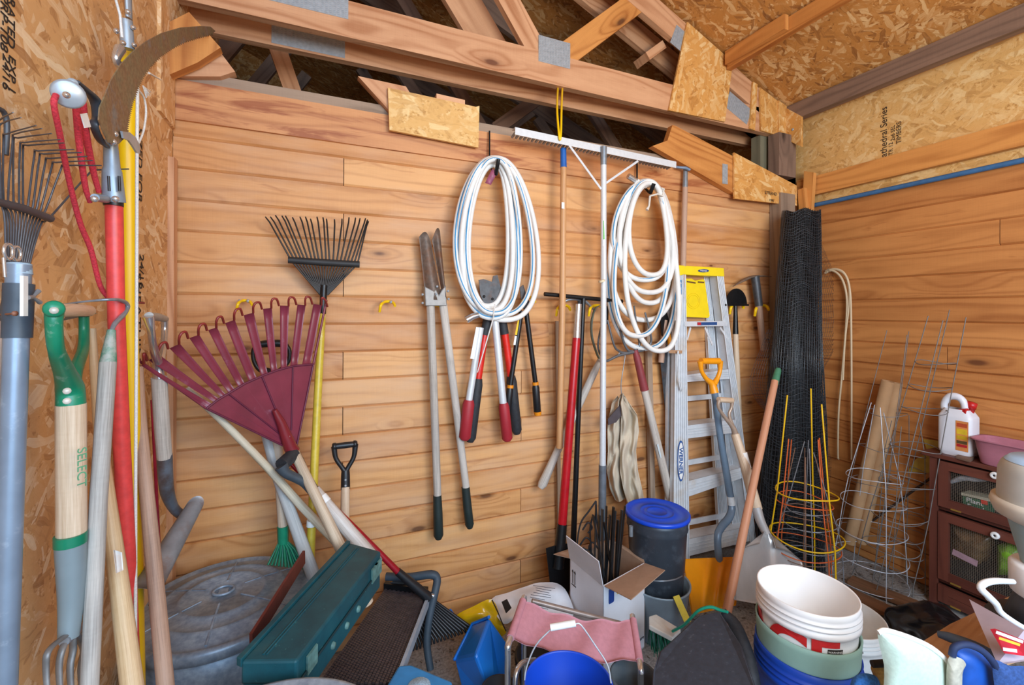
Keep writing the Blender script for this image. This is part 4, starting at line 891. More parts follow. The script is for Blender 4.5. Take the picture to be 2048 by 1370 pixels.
# hoe hanging high
t_ = thing('hoe', 'narrow hoe hung by the head under the timber end, its handle running behind the ladder', 'hoe')
rodp('handle', [(1370, 375, BW-.03, 11), (1366, 535, BW-.04, 12), (1364, 760, BW-.04, 13)], BRN, t_); rodp('ferrule', [(1371, 338, BW-.03, 9), (1370, 380, BW-.03, 11)], STEEL, t_)
b = MB(); rod(b, [(1352, 334, BW-.03, 5), (1371, 336, BW-.05, 7), (1380, 340, BW-.06, 6)], n=8); part('blade', b, mat('#6f7f94', .5, .4), t_)
# edger and pick
t_ = thing('lawn_edger', 'half moon lawn edger with black blade hung on yellow hook right of the ladder', 'edger')
b = MB(); b.prism([PY(1472+21*math.cos(a)*-1, 608-31*math.sin(a), BW-.06) for a in [k*math.pi/16 for k in range(17)]], (0, -.004, 0)); b.bar(PY(1448, 610, BW-.064), PY(1496, 610, BW-.064), .012, .014); part('blade', b, BLKM, t_)
rodp('socket', [(1471, 612, BW-.06, 7), (1471, 640, BW-.06, 9), (1471, 668, BW-.06, 11)], BLKM, t_); rodp('handle', [(1471, 664, BW-.06, 10), (1476, 800, BW-.06, 12), (1482, 960, BW-.06, 13)], ASH, t_)
t_ = thing('pick', 'old rusty pick with grey eye and worn handle hung beside the black mesh roll', 'pick')
b = MB(); rod(b, [(1466, 573, BW-.05, 2.5), (1484, 562, BW-.05, 12), (1502, 554, BW-.05, 13), (1520, 552, BW-.05, 11), (1542, 553, BW-.05, 3)], n=8, smooth=4, flat=.4); part('head', b, mat('#7a6656', .6, .5, .2, 40, .3), t_)
rodp('eye', [(1510, 553, BW-.05, 16), (1518, 612, BW-.06, 15)], DKST, t_); rodp('handle', [(1517, 608, BW-.06, 13), (1527, 700, BW-.06, 12)], BRN, t_)
# black D grip shovels and other leaning handles
t_ = thing('shovel', 'shovel with small black D grip and clean tan handle standing against the planks', 'shovel', 'shovels with black D grips')
dgrip(t_, (668, 893, 1.97), (711, 888, 1.97), (691, 945, 1.96), (691, 978, 1.95), 13, 9, BLKP, BLKP); rodp('handle', [(691, 974, 1.95, 17), (688, 1120, 1.88, 18), (687, 1200, 1.86, 18)], ASH, t_)
t_ = thing('lawn_rake', 'tool with large black D grip and green plastic fan, partly behind the maroon rake', 'rake')
b = MB(); rod(b, [(518, 689, 2.0, 14), (540, 687, 2.0, 15), (562, 687, 2.0, 15), (572, 690, 2.0, 14)], smooth=3); part('grip', b, BLKP, t_)
b = MB(); rod(b, [(518, 688, 2.0, 9), (507, 700, 2.0, 8), (508, 722, 2.0, 8), (520, 740, 2.0, 9), (538, 742, 2.0, 12), (548, 760, 1.99, 14)], smooth=4); rod(b, [(572, 690, 2.0, 9), (579, 702, 2.0, 8), (577, 722, 2.0, 8), (563, 738, 2.0, 9), (550, 748, 1.99, 12)], smooth=4); part('yoke', b, BLKP, t_)
rodp('handle', [(548, 755, 1.99, 18), (556, 900, 1.95, 19), (566, 1062, 1.90, 18)], wood('grey_tan_handle', '#c9b59f', '#9c8873', '#5d4a3b', 3, .2, .25, .6, grain=.7, streak=3.5), t_)
rodp('socket', [(566, 1052, 1.90, 22), (566, 1086, 1.90, 20)], DKGRN, t_, n=8)
b = MB()
for k in range(13):
    f = k/12; b2 = MB(); rod(b2, [(560+f*12, 1080, 1.90, 3), (552+f*40, 1098, 1.89-.01*(k % 2), 5), (536+f*85, 1130+f*10, 1.86-.02*(k % 2), 5)], n=6); part('tine', b2, DKGRN, t_)
b = MB(); rod(b, [(531, 862, 1.97, 19), (552, 945, 1.93, 20), (632, 1165, 1.80, 26), (655, 1222, 1.77, 28)], n=14)
solo('pole', b, wood('blue_grey_handle', '#b9bab8', '#8a8b8a', '#4c4a48', 3, .1, .2, .7, grain=1.1, streak=3.5), 'grey weathered handle slanting behind the green fan rake towards the trash can', 'handle', 'bare wooden handles')
b = MB(); rod(b, [(372, 776, 1.76, 13), (440, 838, 1.79, 14), (535, 935, 1.84, 15), (606, 1015, 1.87, 16), (700, 1112, 1.84, 17), (742, 1158, 1.83, 18)], n=14, smooth=3)
solo('pole', b, PEEL, 'pale stick with peeling bark-like paint slanting behind the maroon rake', 'handle', 'bare wooden handles')
t_ = thing('snow_shovel', 'shovel with dark grey D grip and pale taped handle slanting beside the red pole', 'shovel', 'shovels with black D grips')
DGR = mat('#3d464e', .5, 0, .12)
b = MB(); rod(b, [(563, 930, 1.80, 27), (588, 908, 1.86, 27)], n=14); part('grip', b, BLKR, t_)
b = MB(); rod(b, [(562, 932, 1.79, 26), (572, 946, 1.79, 19), (592, 956, 1.80, 18), (610, 965, 1.81, 20), (632, 988, 1.82, 22)], smooth=4, n=12); rod(b, [(590, 908, 1.86, 20), (602, 925, 1.87, 15), (612, 948, 1.85, 15), (632, 986, 1.82, 18)], smooth=4, n=10); part('yoke', b, DGR, t_)
rodp('handle', [(628, 980, 1.82, 23), (690, 1053, 1.79, 26), (745, 1118, 1.76, 29), (752, 1128, 1.755, 29)], wood('pale_blue_handle', '#d5cfc8', '#a8988a', '#7a6450', 2, .2, .2, .5, stain='#a9876a', stain_t=.6, streak=3.5), t_, n=14)
rodp('tape', [(641, 995, 1.81, 25), (651, 1007, 1.80, 25.5)], PAPER, t_)
# shorts on a hanger
t_ = thing('shorts', 'beige cotton shorts hanging folded from a wire hanger beside the silver pole', 'shorts')
CLO = mat('#c6b8a2', .9, 0, .06, 12, .25)
prof = [(790, 1238, 1250), (805, 1224, 1258), (830, 1219, 1275), (860, 1215, 1278), (900, 1216, 1272), (940, 1214, 1276), (975, 1220, 1284), (1004, 1232, 1290)]
def sh(lo, hi, y0, ph, nf, v0=790, v1=1000):
    def f(i, j):
        v = v0+(v1-v0)*i; k = 0
        while k < len(prof)-2 and prof[k+1][0] < v: k += 1
        a, c = prof[k], prof[k+1]; s_ = max(0, min(1, (v-a[0])/(c[0]-a[0]))); L_, R_ = a[1]+(c[1]-a[1])*s_, a[2]+(c[2]-a[2])*s_
        x = L_+(R_-L_)*(lo+(hi-lo)*j)
        am = .019*min(1, i*4+.2)
        return PY(x, v+4*math.sin(j*7+ph), y0+am*math.sin(j*nf+ph+i*2.2)+.013*math.sin(i*11+j*6+ph)+.007*math.sin(i*27+j*13)+.02*mnoise.noise(V((i*7, j*5, ph*3)))-.012*math.sin(j*math.pi))
    return f
b = MB(); b.grid(sh(0, .58, BW-.07, 0, 8, 792, 1000), 40, 22, .003); b.grid(sh(0, .5, BW-.03, 1, 5, 800, 960), 20, 12, .003); part('leg', b, CLO, t_)
b = MB(); b.grid(sh(.42, 1, BW-.10, 2, 9, 790, 1008), 40, 22, .003); part('leg', b, CLO, t_)
b = MB(); b.prism([PY(u, v, BW-.115) for u, v in ((1216, 838), (1244, 806), (1244, 830), (1232, 845), (1217, 850))], (0, .004, 0)); part('lining', b, mat('#4c4346', .9), t_)
t_ = thing('coat_hanger', 'thin wire hanger hooked on the pitchfork and carrying the beige shorts', 'hanger')
b = MB(); rod(b, [(1236, 712, yf, 2), (1240, 705, yf, 2), (1250, 709, yf, 2), (1246, 740, BW-.1, 2), (1242, 770, BW-.1, 2), (1244, 800, BW-.1, 2)], n=6, smooth=4); part('wire', b, STEEL, t_)
# ================================================================ right part of the back wall
ALD = mat('#d4d8dc', .42, .3, .05, 30, .08, '#c9b9a6', 6, .64)
t_ = thing('stepladder', 'folded aluminium stepladder with yellow top cap standing against the back wall', 'ladder')
def lad(v): return 2.055+(1.93-2.055)*(v-540)/(1115-540)
def LP(u, v, d=0): return PY(u, v, lad(v)+d)
def rail(name, q, dep, m=ALD, d=0, lips=True):
    b = MB(); b.prism([LP(u, v, d) for u, v in q], (0, dep, 0))
    if lips:
        a, c, e, g = [LP(u, v, d-.004) for u, v in q]     # tl, tr, br, bl
        for f in (.02, .2, .35, .5, .65, .8, .98):
            b.tube([lp(a, c, f), lp(g, e, f)], .0022 if 0.1 < f < .9 else .0035, 6)
    return part(name, b, m, t_)
rail('front_rail', [(1352, 545), (1371, 545), (1379, 1118), (1346, 1118)], .03)
rail('front_rail', [(1434, 550), (1446, 550), (1514, 1098), (1503, 1100)], .06)
WAL = mat('#d2d7dc', .4, .5, .05)
rail('rear_rail', [(1408, 552), (1420, 552), (1460, 1090), (1440, 1090)], .02, WAL, .075)
rail('rear_rail', [(1424, 552), (1436, 552), (1484, 1090), (1468, 1090)], .02, WAL, .065)
rail('rear_rail', [(1337, 560), (1346, 560), (1344, 1105), (1334, 1105)], .02, ALD, .06, False)
for (l0, r0, l1, r1) in (((1373, 750), (1466, 737), (1374, 764), (1468, 757)), ((1376, 851), (1479, 838), (1376, 877), (1481, 864)), ((1377, 962), (1488, 934), (1378, 993), (1490, 954)), ((1379, 1078), (1504, 1052), (1379, 1112), (1508, 1080))):
    b = MB(); b.prism([LP(*l0), LP(*r0), LP(*r1), LP(*l1)], (0, .004, 0)); b.prism([LP(*l0), LP(*r0), LP(*r0)+V((0, .09, 0)), LP(*l0)+V((0, .09, 0))], (0, 0, -.003))
    for f in (.3, .5, .7): b.tube([lp(LP(*l0), LP(*l1), f)+V((0, -.002, 0)), lp(LP(*r0), LP(*r1), f)+V((0, -.002, 0))], .0015, 5)
    part('step', b, ALD, t_)
for q in ((1374, 792, 1452, 785), (1375, 920, 1462, 905), (1376, 1040, 1475, 1020)):
    b = MB(); b.bar(LP(q[0], q[1]+5, .07), LP(q[2], q[3]+5, .07), .03, .01); part('rear_brace', b, ALD, t_)
b = MB(); b.prism([LP(u, v, -.01) for u, v in ((1352, 530), (1448, 536), (1449, 553), (1400, 551), (1368, 549), (1353, 553))], (0, .13, 0)); cp = part('top_cap', b, mat('#f2d51e', .4, 0, .03), t_, bevel=.003)
b = MB(); b.prism([LP(1407+11*math.cos(a), 541.5+3.2*math.sin(a), -.012) for a in [k*math.pi/10 for k in range(20)]], (0, -.001, 0)); lg = part('logo', b, mat('#14407c', .5), cp)
text('lettering', 'WERNER', LP(1407, 541.6, -.0145), (1, 0, -.02), (0, 0, 1), .0135, WHITE, lg)
b = MB(); b.prism([LP(u, v, .03) for u, v in ((1371, 557), (1384, 557), (1390, 561), (1408, 558), (1410, 562), (1420, 632), (1417, 636), (1372, 634))], (0, .012, 0)); ty = part('tray', b, mat('#efd11a', .42, 0, .03), t_, bevel=.003)
for R_ in (10, 13):
    b = MB(); b.tube([LP(1387+R_*math.cos(a), 602+R_*1.2*math.sin(a), .028) for a in [k*math.pi/12 for k in range(24)]], .0012, 5, closed=True); part('emboss', b, mat('#efd11a', .42, 0, .03), ty)
for q in ((1374, 563, 1391, 566), (1396, 564, 1408, 565)):
    b = MB(); b.bar(LP(q[0], q[1], .028), LP(q[2], q[3], .028), .008, .003); part('slot', b, mat('#6b4a1c', .7), ty)
b = MB(); b.prism([LP(1370, 643, -.01), LP(1452, 642, -.01), LP(1455, 652, -.01), LP(1370, 653, -.01)], (0, .01, 0)); b.prism([LP(1370, 643, -.01), LP(1452, 642, -.01), LP(1452, 642, .1), LP(1370, 643, .1)], (0, 0, -.004)); sh_ = part('step', b, ALD, t_)
b = MB(); b.bar(LP(1395, 647.5, -.013), LP(1402, 647.5, -.013), .018, .001); part('decal', b, mat('#b3202c', .5), sh_); b = MB(); b.bar(LP(1402, 647.5, -.013), LP(1434, 647, -.013), .018, .001); part('decal', b, mat('#234a80', .5), sh_)
for a, c in (((1381, 655), (1374, 680)), ((1410, 655), (1425, 690)), ((1440, 655), (1456, 678))):
    b = MB(); b.bar(LP(*a, -.005), LP(*c, -.005), .012, .003); part('brace', b, ALD, t_)
b = MB(); b.prism([LP(u, v, -.009) for u, v in ((1352, 560), (1363, 560), (1363, 588), (1351, 588))], (0, .001, 0)); d1 = part('decal', b, mat('#2f86c4', .5), t_)
text('lettering', '250lb', LP(1357.5, 566, -.0105), (1, 0, 0), (0, 0, 1), .018, WHITE, d1); text('lettering', '113kg', LP(1357.5, 576, -.0105), (1, 0, 0), (0, 0, 1), .016, WHITE, d1)
b = MB(); b.prism([LP(u, v, -.009) for u, v in ((1351, 590), (1364, 590), (1363, 641), (1350, 641))], (0, .001, 0)); d1 = part('decal', b, PAPER, t_)
for v in (592, 598, 604, 610, 636): b = MB(); b.bar(LP(1352, v+1.5, -.0105), LP(1362, v+1.5, -.0105), .008, .001); part('print', b, mat('#2a3c55', .6), d1)
b = MB(); b.prism([LP(1362+7*math.cos(a), 922+41*math.sin(a), -.010) for a in [k*math.pi/14 for k in range(28)]], (0, .001, 0)); lg = part('logo', b, mat('#1c4f93', .5), t_)
b = MB(); b.prism([LP(1362+5.4*math.cos(a), 922+37*math.sin(a), -.011) for a in [k*math.pi/14 for k in range(28)]], (0, -.0008, 0)); part('logo_field', b, PAPER, lg)
text('lettering', 'WERNER', LP(1362, 922, -.0145), LP(1362, 960)-LP(1362, 885), (1, 0, 0), .036, mat('#1c4f93', .5), lg, bold=.0006)
b = MB(); b.bar(LP(1338, 703, -.02), LP(1364, 704, -.02), .018, .002); part('tape', b, mat('#b58a66', .7), t_)
t2 = thing('wire_hook', 'thin bent white wire hooks dangling from the tape on the ladder rail', 'hook')
b = MB(); rod(b, [(1356, 702, 1.98, 4), (1355, 730, 1.98, 2.5), (1358, 765, 1.98, 2.5), (1362, 782, 1.98, 3), (1362, 768, 1.98, 2.5), (1357, 760, 1.98, 2)], n=6, smooth=3); part('wire', b, ALU, t2)
# ---- snow shovel
t_ = thing('snow_shovel', 'orange plastic snow shovel with yellow D grip and bent blue-grey shaft', 'shovel')
f0 = PZ(1395, 1230, 0); YS = f0.y; YO = mat('#f09a12', .38, 0, .03, 20, .03)
g = (1402, 722, 1.90), (1438, 722, 1.90)
b = MB(); rod(b, [g[0]+(13,), g[1]+(13,)], n=12); part('grip', b, YO, t_)
b = MB(); rod(b, [(1400, 722, 1.9, 12), (1403, 742, 1.9, 8), (1413, 758, 1.9, 9), (1424, 768, 1.9, 14), (1429, 786, 1.89, 17)], smooth=4); rod(b, [(1440, 722, 1.9, 12), (1440, 740, 1.9, 8), (1435, 756, 1.9, 9), (1428, 768, 1.9, 13)], smooth=4); part('yoke', b, YO, t_)
SHF = mat('#6b8196', .35, .2, .05)
rodp('shaft', [(1429, 783, 1.89, 13), (1440, 870, 1.88, 13), (1455, 960, 1.86, 14), (1463, 1012, 1.84, 14), (1458, 1035, 1.82, 15), (1442, 1055, 1.80, 15), (1435, 1078, 1.78, 14), (1440, 1140, 1.76, 14)], SHF, t_, smooth=5, n=14)
rodp('sticker', [(1461, 993, 1.846, 14.5), (1463, 1010, 1.84, 14.5)], mat('#cfd6da', .5), t_)
def scoop(i, j):
    u = 1368+(1480-1368)*j+(14*i-2)*(1-j)*1.4-(8*i)*j; v = 1118-5*j+(112-14*j)*i
    return PY(u, v, 1.78-.10*math.sin(i*1.9)+.05*(2*j-1)**2*-1-.012*math.exp(-((j-.28-.22*(1-i))/.06)**2)-.012*math.exp(-((j-.55-.18*(1-i))/.05)**2)-(.03*i))
b = MB(); b.grid(scoop, 26, 40, .003); bl = part('blade', b, YO, t_)
# ---- grain scoop
t_ = thing('scoop_shovel', 'aluminium scoop shovel with wooden D grip leaning beside the white buckets', 'shovel')
b = MB(); rod(b, [(1437, 799, 1.80, 11), (1464, 801, 1.80, 11)], n=12); part('grip', b, ASH, t_)
b = MB(); rod(b, [(1438, 800, 1.8, 8), (1437, 815, 1.8, 6), (1450, 835, 1.8, 7), (1466, 855, 1.79, 10), (1472, 875, 1.79, 14)], smooth=4); rod(b, [(1464, 800, 1.8, 8), (1463, 815, 1.8, 6), (1458, 830, 1.8, 6), (1466, 855, 1.79, 9)], smooth=4); part('yoke', b, mat('#b09a88', .35, .6), t_)
rodp('handle', [(1470, 868, 1.79, 16), (1490, 930, 1.74, 19), (1513, 1018, 1.68, 22)], ASH, t_, n=14); rodp('sticker', [(1484, 905, 1.758, 19), (1492, 936, 1.738, 20)], PAPER, t_)
ALS = mat('#c9c6c4', .3, .8, .08, 8, .1)
rodp('socket', [(1512, 1014, 1.68, 20), (1520, 1040, 1.66, 18), (1532, 1066, 1.64, 16)], ALS, t_, smooth=3)
def sc2(i, j):
    w_ = (14+56*min(1, i*4.5)**.55) if i > 0 else 16
    cu = 1535+i*4; v = 1062+i*150; x = 2*j-1
    return PY(cu+x*w_, v+abs(x)**2*(30*(1-i))+x*(4+8*i), 1.63-.12*i+.05*(x*x)*-1+.02*math.exp(-(x/.15)**2)*(1-i))
b = MB(); b.grid(sc2, 24, 24, .002); part('blade', b, ALS, t_)
# ---- push broom handle
t_ = thing('broom_handle', 'reddish wooden handle with green tip leaning on the black mesh roll', 'handle')
rodp('handle', [(1550, 762, 1.74, 13), (1502, 990, 1.61, 15), (1454, 1222, 1.47, 18), (1439, 1295, 1.42, 19)], wood('red_pine', '#c98f6e', '#a0654a', '#6a3c28', 3, .1, .25, .5, grain=.6, streak=3.5), t_, n=14); rodp('tip', [(1557, 736, 1.755, 8), (1556, 741, 1.755, 12), (1549, 768, 1.738, 14)], mat('#3f7a5c', .5), t_, n=14)
# ---- roll of black netting
t_ = thing('netting_roll', 'tall roll of black plastic mesh netting leaning in the right corner', 'netting roll')
NET = mat('#34383d', .3, 0, .2, 40, .1)
b0, m0, c0 = PZ(1578, 1118, 0.0), PY(1588, 720, 1.80), PY(1602, 425, 1.90)
rb, rm_, rt = .245, .155, .12
def axp(s):
    if s < .5: return lp(b0, m0, s*2), rb+(rm_-rb)*s*2
    return lp(m0, c0, s*2-1), rm_+(rt-rm_)*(s*2-1)
def npt(s, a, k):
    c, r = axp(s); wob = 1+.05*math.sin(3*a+k+s*5)+.10*math.sin(2*a+s*9)*(1-s); r = r*k*wob
    return c+V((math.cos(a)*r, math.sin(a)*r*.8, .01*math.sin(a*5)))
rn = random.Random(9)
for lay, (k, nv_, nh) in enumerate(((1.0, 58, 105), (.93, 52, 80))):
    b = MB()
    for i in range(nv_):
        a = i/nv_*2*math.pi+lay*.03
        if math.sin(a) > .5: continue
        b.tube([npt(s/26, a+.03*math.sin(s*.9+i), k*(1+.008*rn.uniform(-1, 1))) for s in range(27)], .0019, 3, caps=False)
    for j in range(nh):
        s = (j+.5)/nh; b.tube([npt(min(1, max(0, s+.004*math.sin(q*.8+j))), math.pi*1.0+q/26*math.pi*1.1-.15, k*(1+.01*rn.uniform(-1, 1))) for q in range(27)], .0018, 3, caps=False)
    part('net_layer', b, NET, t_)
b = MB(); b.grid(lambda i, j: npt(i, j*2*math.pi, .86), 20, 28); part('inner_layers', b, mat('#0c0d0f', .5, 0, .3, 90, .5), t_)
for q, (pts) in enumerate(([(1640, 480), (1672, 560), (1690, 640), (1668, 700), (1645, 740)], [(1535, 660), (1520, 700), (1500, 760), (1512, 800), (1530, 820)], [(1645, 860), (1662, 920), (1655, 1000)])):
    b = MB()
    for k in range(12):
        f = k/11; P = [PY(u+(1600-u)*f*.55, v+rn.uniform(-2, 2), 1.88) for u, v in pts]; b.tube(cr(P, 3), .0009, 3, caps=False)
    for k in range(28):
        s = k/27*(len(pts)-1); i = min(int(s), len(pts)-2); e = lpx(pts[i], pts[i+1], s-i); b.tube([PY(e[0]+rn.uniform(-3, 3), e[1], 1.88), PY(e[0]+(1600-e[0])*.55, e[1]+3, 1.88)], .0009, 3, caps=False)
    part('loose_net', b, NET, t_)
# ---- cages
def cage(label, c, top, rings, nl, wr, m, legs_to=0, grp=None, tw=0, lean=(0, 0), rr_=None, name='plant_cage'):
    """c base centre, rings [(height, radius)], legs run through the rings up to (height, radius) top"""
    t_ = thing(name, label, 'plant cage', grp); c = V(c)
    def P(h, r, a): return c+V((lean[0]*h+math.cos(a)*r, lean[1]*h+math.sin(a)*r, h))
    for (h, r) in rings:
        b = MB(); b.tube([P(h+.008*math.sin(2*a+h*9+tw), r*(1+.04*math.sin(2*a+h*5+tw)), a) for a in [k*math.pi/18 for k in range(36)]], wr, 6, closed=True); part('ring', b, m, t_)
    rs = sorted(rings)
    for k in range(nl):
        a = tw+k*2*math.pi/nl; q = [(0, rs[0][1]*1.06)]+rs+[top]
        b = MB(); jit = .03*math.sin(k*5.1+tw*3); b.tube([P(h+(jit if i == len(q)-1 else 0), r, a+jit*h) for i, (h, r) in enumerate(q)], wr, 6); part('leg', b, m, t_)
    return t_
_q = PZ(1612, 1140, 0); CY = V((_q.x*.9, _q.y*.9, 0))
cage('yellow wire tomato cage standing upside down in front of the mesh roll', CY, (1.07, .09), [(.33, .166), (.56, .135)], 3, .0038, mat('#e8b90c', .35, 0, .03), tw=.35, grp='tomato cages')
cage('orange wire tomato cage nested inside the yellow one', CY+V((-.005, .01, 0)), (.83, .09), [(.27, .160), (.51, .124)], 4, .0030, mat('#d2602a', .4, 0, .05), tw=1.3, grp='tomato cages')
cage('grey wire tomato cage nested under the orange one', CY+V((.02, .0, 0)), (.80, .02), [(.21, .149), (.30, .144), (.40, .122), (.47, .10)], 4, .0024, mat('#8b8d92', .4, .6), tw=.7, grp='tomato cages')
cage('small rusty wire cage nested inside the grey one', CY+V((-.01, .0, 0)), (.78, .045), [(.24, .135), (.45, .104)], 4, .0022, mat('#8a6650', .5, .4), tw=2.2, grp='tomato cages')
WG = mat('#c4c6cc', .35, .4, .1); WG2 = mat('#7d7875', .45, .4, .1)
_q = PX(1762, 1140, 2.86); c1 = V((2.86, _q.y, 0)); _t = PX(1893, 635, 2.93); _t = (_t-c1)/_t.z
cage('tall silver wire cage leaning to the right against the right wall', c1, (1.5, .07), [(.06, .125), (.24, .125), (.42, .12), (.60, .11), (.80, .10), (1.0, .09), (1.12, .085), (1.25, .08)], 4, .0022, WG2, lean=(_t.x, _t.y), tw=.3, grp='wire plant cages')
cage('silver wire cage with crossing legs, widest at the floor, in the right corner', c1+V((-.04, .04, 0)), (.98, .03), [(.03, .18), (.16, .17), (.30, .155), (.46, .14), (.60, .12)], 4, .0022, WG, lean=(.02, -.03), tw=.9, grp='wire plant cages')
cage('dark wire cage with many rings standing close to the cabinet', c1+V((.09, -.04, 0)), (.92, .06), [(.02+.09*k, .11-.003*k) for k in range(9)], 4, .0018, WG2, lean=(.02, -.02), tw=.2, grp='wire plant cages')
cage('thin wire cage tucked behind the cardboard tubes', c1+V((.02, .12, 0)), (1.42, .06), [(.25, .12), (.55, .11), (.75, .10), (.95, .09)], 3, .0018, WG2, lean=(_t.x*.7, _t.y*.75), tw=2.0, grp='wire plant cages')
# ---- tubes, canes
CB = mat('#b08a63', .8, 0, .06, 15, .1)
for k, (q, w_, lab) in enumerate(((((1776, 762), (1698, 1085)), 22, 'left of two long cardboard tubes leaning among the wire cages'), (((1794, 766), (1722, 1085)), 19, 'right of two long cardboard tubes leaning among the wire cages'))):
    A = PX(*q[0], XR-.10+.03*k); C_ = PX(*q[1], XR-.16+.03*k); r = rpx(A, w_); d = (A-C_).normalized()
    b = MB(); b.lathe([(r, 0), (r, (A-C_).length), (r*.85, (A-C_).length), (r*.85, (A-C_).length-.3), (0, (A-C_).length-.3)], C_, d, 20); solo('cardboard_tube', b, CB, lab, 'tube', 'cardboard tubes')
t_ = thing('cane', 'pale split canes bent double over a hook beside the black mesh roll', 'cane')
CN = wood('cane', '#dcc6a4', '#b89a74', '#7a5c3c', 2, .1, .2, .5, grain=.5)
for q in ([(1650, 546), (1664, 541), (1680, 552), (1690, 575), (1694, 610), (1690, 680), (1683, 760), (1677, 830), (1676, 910), (1678, 918)], [(1652, 542), (1670, 538), (1688, 546), (1698, 572), (1698, 610), (1690, 680), (1686, 760)], [(1655, 540), (1674, 539), (1692, 552), (1700, 585), (1702, 640), (1703, 760), (1703, 860), (1703, 919)]):
    b = MB(); P = cr([PX(u, v, XR-.035) for u, v in q], 5); b.tube(P, [.0075*(1-.35*i/len(P)) for i in range(len(P))], 8); part('strip', b, CN, t_)
b = MB(); b.prism([PX(u, v, XR-.02) for u, v in ((1815, 943), (1832, 918), (1856, 905), (1846, 878), (1880, 882), (1890, 948))], (.003, 0, 0)); solo('plastic_sheet', b, mat('#b99a3e', .5, 0, .08), 'dull yellow plastic sheet tucked behind the cabinet', 'sheet')
b = MB(); b.tube([PX(1872, 948, XR-.02), PX(1690, 1082, XR-.06)], .006, 6); solo('stick', b, mat('#3e2b20', .8, 0, .2), 'thin dark stick slanting along the right wall behind the wire cages', 'stick')
# ---- cabinet
CABW = wood('dark_red_cabinet', '#6d3a2c', '#46211a', '#2a120d', 2, .2, .2, .45, grain=.9)
Xc = 2.94; Yf = PX(1860, 1000, Xc).y; zt = PX(1864, 912, Xc).z; Yn = Yf-.95; DX = min(.30, XR-.03-Xc)
t_ = thing('cabinet', 'dark reddish wooden cabinet with wire mesh doors standing against the right wall', 'cabinet')
def cb(name, x0, x1, y0, y1, z0, z1, m=CABW, par=None, **k):
    b = MB(); b.box(((x0+x1)/2, (y0+y1)/2, (z0+z1)/2), ((x1-x0)/2, 0, 0), (0, (y1-y0)/2, 0), (0, 0, (z1-z0)/2)); return part(name, b, m, par or t_, **k)
zv = lambda u, v: PX(u, v, Xc).z
cb('top', Xc-.02, Xc+DX+.01, Yn-.02, Yf+.03, zt, zt+.022, bevel=.003)
cb('side_panel', Xc, Xc+DX, Yf-.02, Yf, 0, zt); cb('side_panel', Xc, Xc+DX, Yn, Yn+.02, 0, zt); cb('back_panel', Xc+DX-.01, Xc+DX, Yn+.02, Yf-.02, .03, zt, mat('#1a0f0c', .8))
z1_, z2_ = zv(1878, 1015), zv(1878, 1160)
cb('shelf', Xc+.02, Xc+DX-.01, Yn+.02, Yf-.02, z1_-.012, z1_+.006); cb('shelf', Xc+.02, Xc+DX-.01, Yn+.02, Yf-.02, z2_-.012, z2_+.006); cb('bottom', Xc+.005, Xc+DX-.01, Yn+.02, Yf-.02, .03, .045)
cb('stile', Xc-.006, Xc+.012, Yf-.032, Yf, 0, zt)
DW = .60; MESHM = mat('#8f8070', .45, .4, .1)
def door(zlo, zhi, kp):
    y1 = Yf-.036; y0 = y1-DW; w_ = .042; x0, x1 = Xc-.008, Xc+.012
    D = cb('door', x0, x1, y1-w_, y1, zlo, zhi); f2 = MB()
    for (ya_, yb_, za_, zb_) in ((y0, y0+w_, zlo, zhi), (y0+w_, y1-w_, zlo, zlo+w_), (y0+w_, y1-w_, zhi-w_, zhi)):
        f2.box(((x0+x1)/2, (ya_+yb_)/2, (za_+zb_)/2), ((x1-x0)/2, 0, 0), (0, (yb_-ya_)/2, 0), (0, 0, (zb_-za_)/2))
    part('door_rail', f2, CABW, D)
    m = MB(); st = .0075; y = y0+w_
    while y < y1-w_: m.box((Xc+.010, y, (zlo+zhi)/2), (.0003, 0, 0), (0, .00035, 0), (0, 0, (zhi-zlo)/2-w_)); y += st
    z = zlo+w_
    while z < zhi-w_: m.box((Xc+.010, (y0+y1)/2, z), (.0004, 0, 0), (0, DW/2-w_, 0), (0, 0, .00035)); z += st
    part('wire_mesh', m, MESHM, D)
    c = PX(*kp, Xc-.018); k = MB(); k.lathe([(.004, .004), (.006, .008), (.014, .008), (.0165, .003), (.0165, -.004), (.006, -.01)], c, (-1, 0, 0), 18); part('knob', k, WHITE, D)
    k = MB(); k.lathe([(0, .006), (.005, .005)], c, (-1, 0, 0), 10); part('screw', k, BLKP, D)
    k = MB(); k.box((Xc-.010, y1-w_-.03, zlo+.002), (.001, 0, 0), (0, .02, 0), (0, 0, .004)); part('hinge', k, mat('#a8803a', .4, .7), D)
door(z1_+.012, zt-.012, (1989, 951)); door(z2_+.012, z1_-.018, (1990, 1071)); door(.03, z2_-.018, (1979, 1196))
# contents seen through the mesh
xi = Xc+.03
t2 = thing('plant_food_tub', 'green tub with white lettering on the top shelf of the mesh cabinet', 'tub')
q = [PX(u, v, xi) for u, v in ((1925, 992), (1978, 1004), (1974, 1030), (1926, 1018))]
b = MB(); b.prism(q, (.07, 0, 0)); part('tub', b, mat('#2c6146', .4), t2); b = MB(); b.prism([PX(u, v, xi-.004) for u, v in ((1922, 985), (1985, 999), (1984, 1004), (1922, 990))], (.08, 0, 0)); part('lid', b, mat('#b9b39c', .5), t2)
text('lettering', 'Plant', PX(1949, 1004, xi-.002), (0, -1, 0), (0, 0, 1), .032, WHITE, t2); text('lettering', 'Food', PX(1951, 1016, xi-.002), (0, -1, 0), (0, 0, 1), .030, WHITE, t2)
b = MB(); b.bar(PX(1962, 1003, xi-.003), PX(1975, 1006, xi-.003), .02, .001, (1, 0, 0)); part('price_sticker', b, mat('#d33b2a', .5), t2)
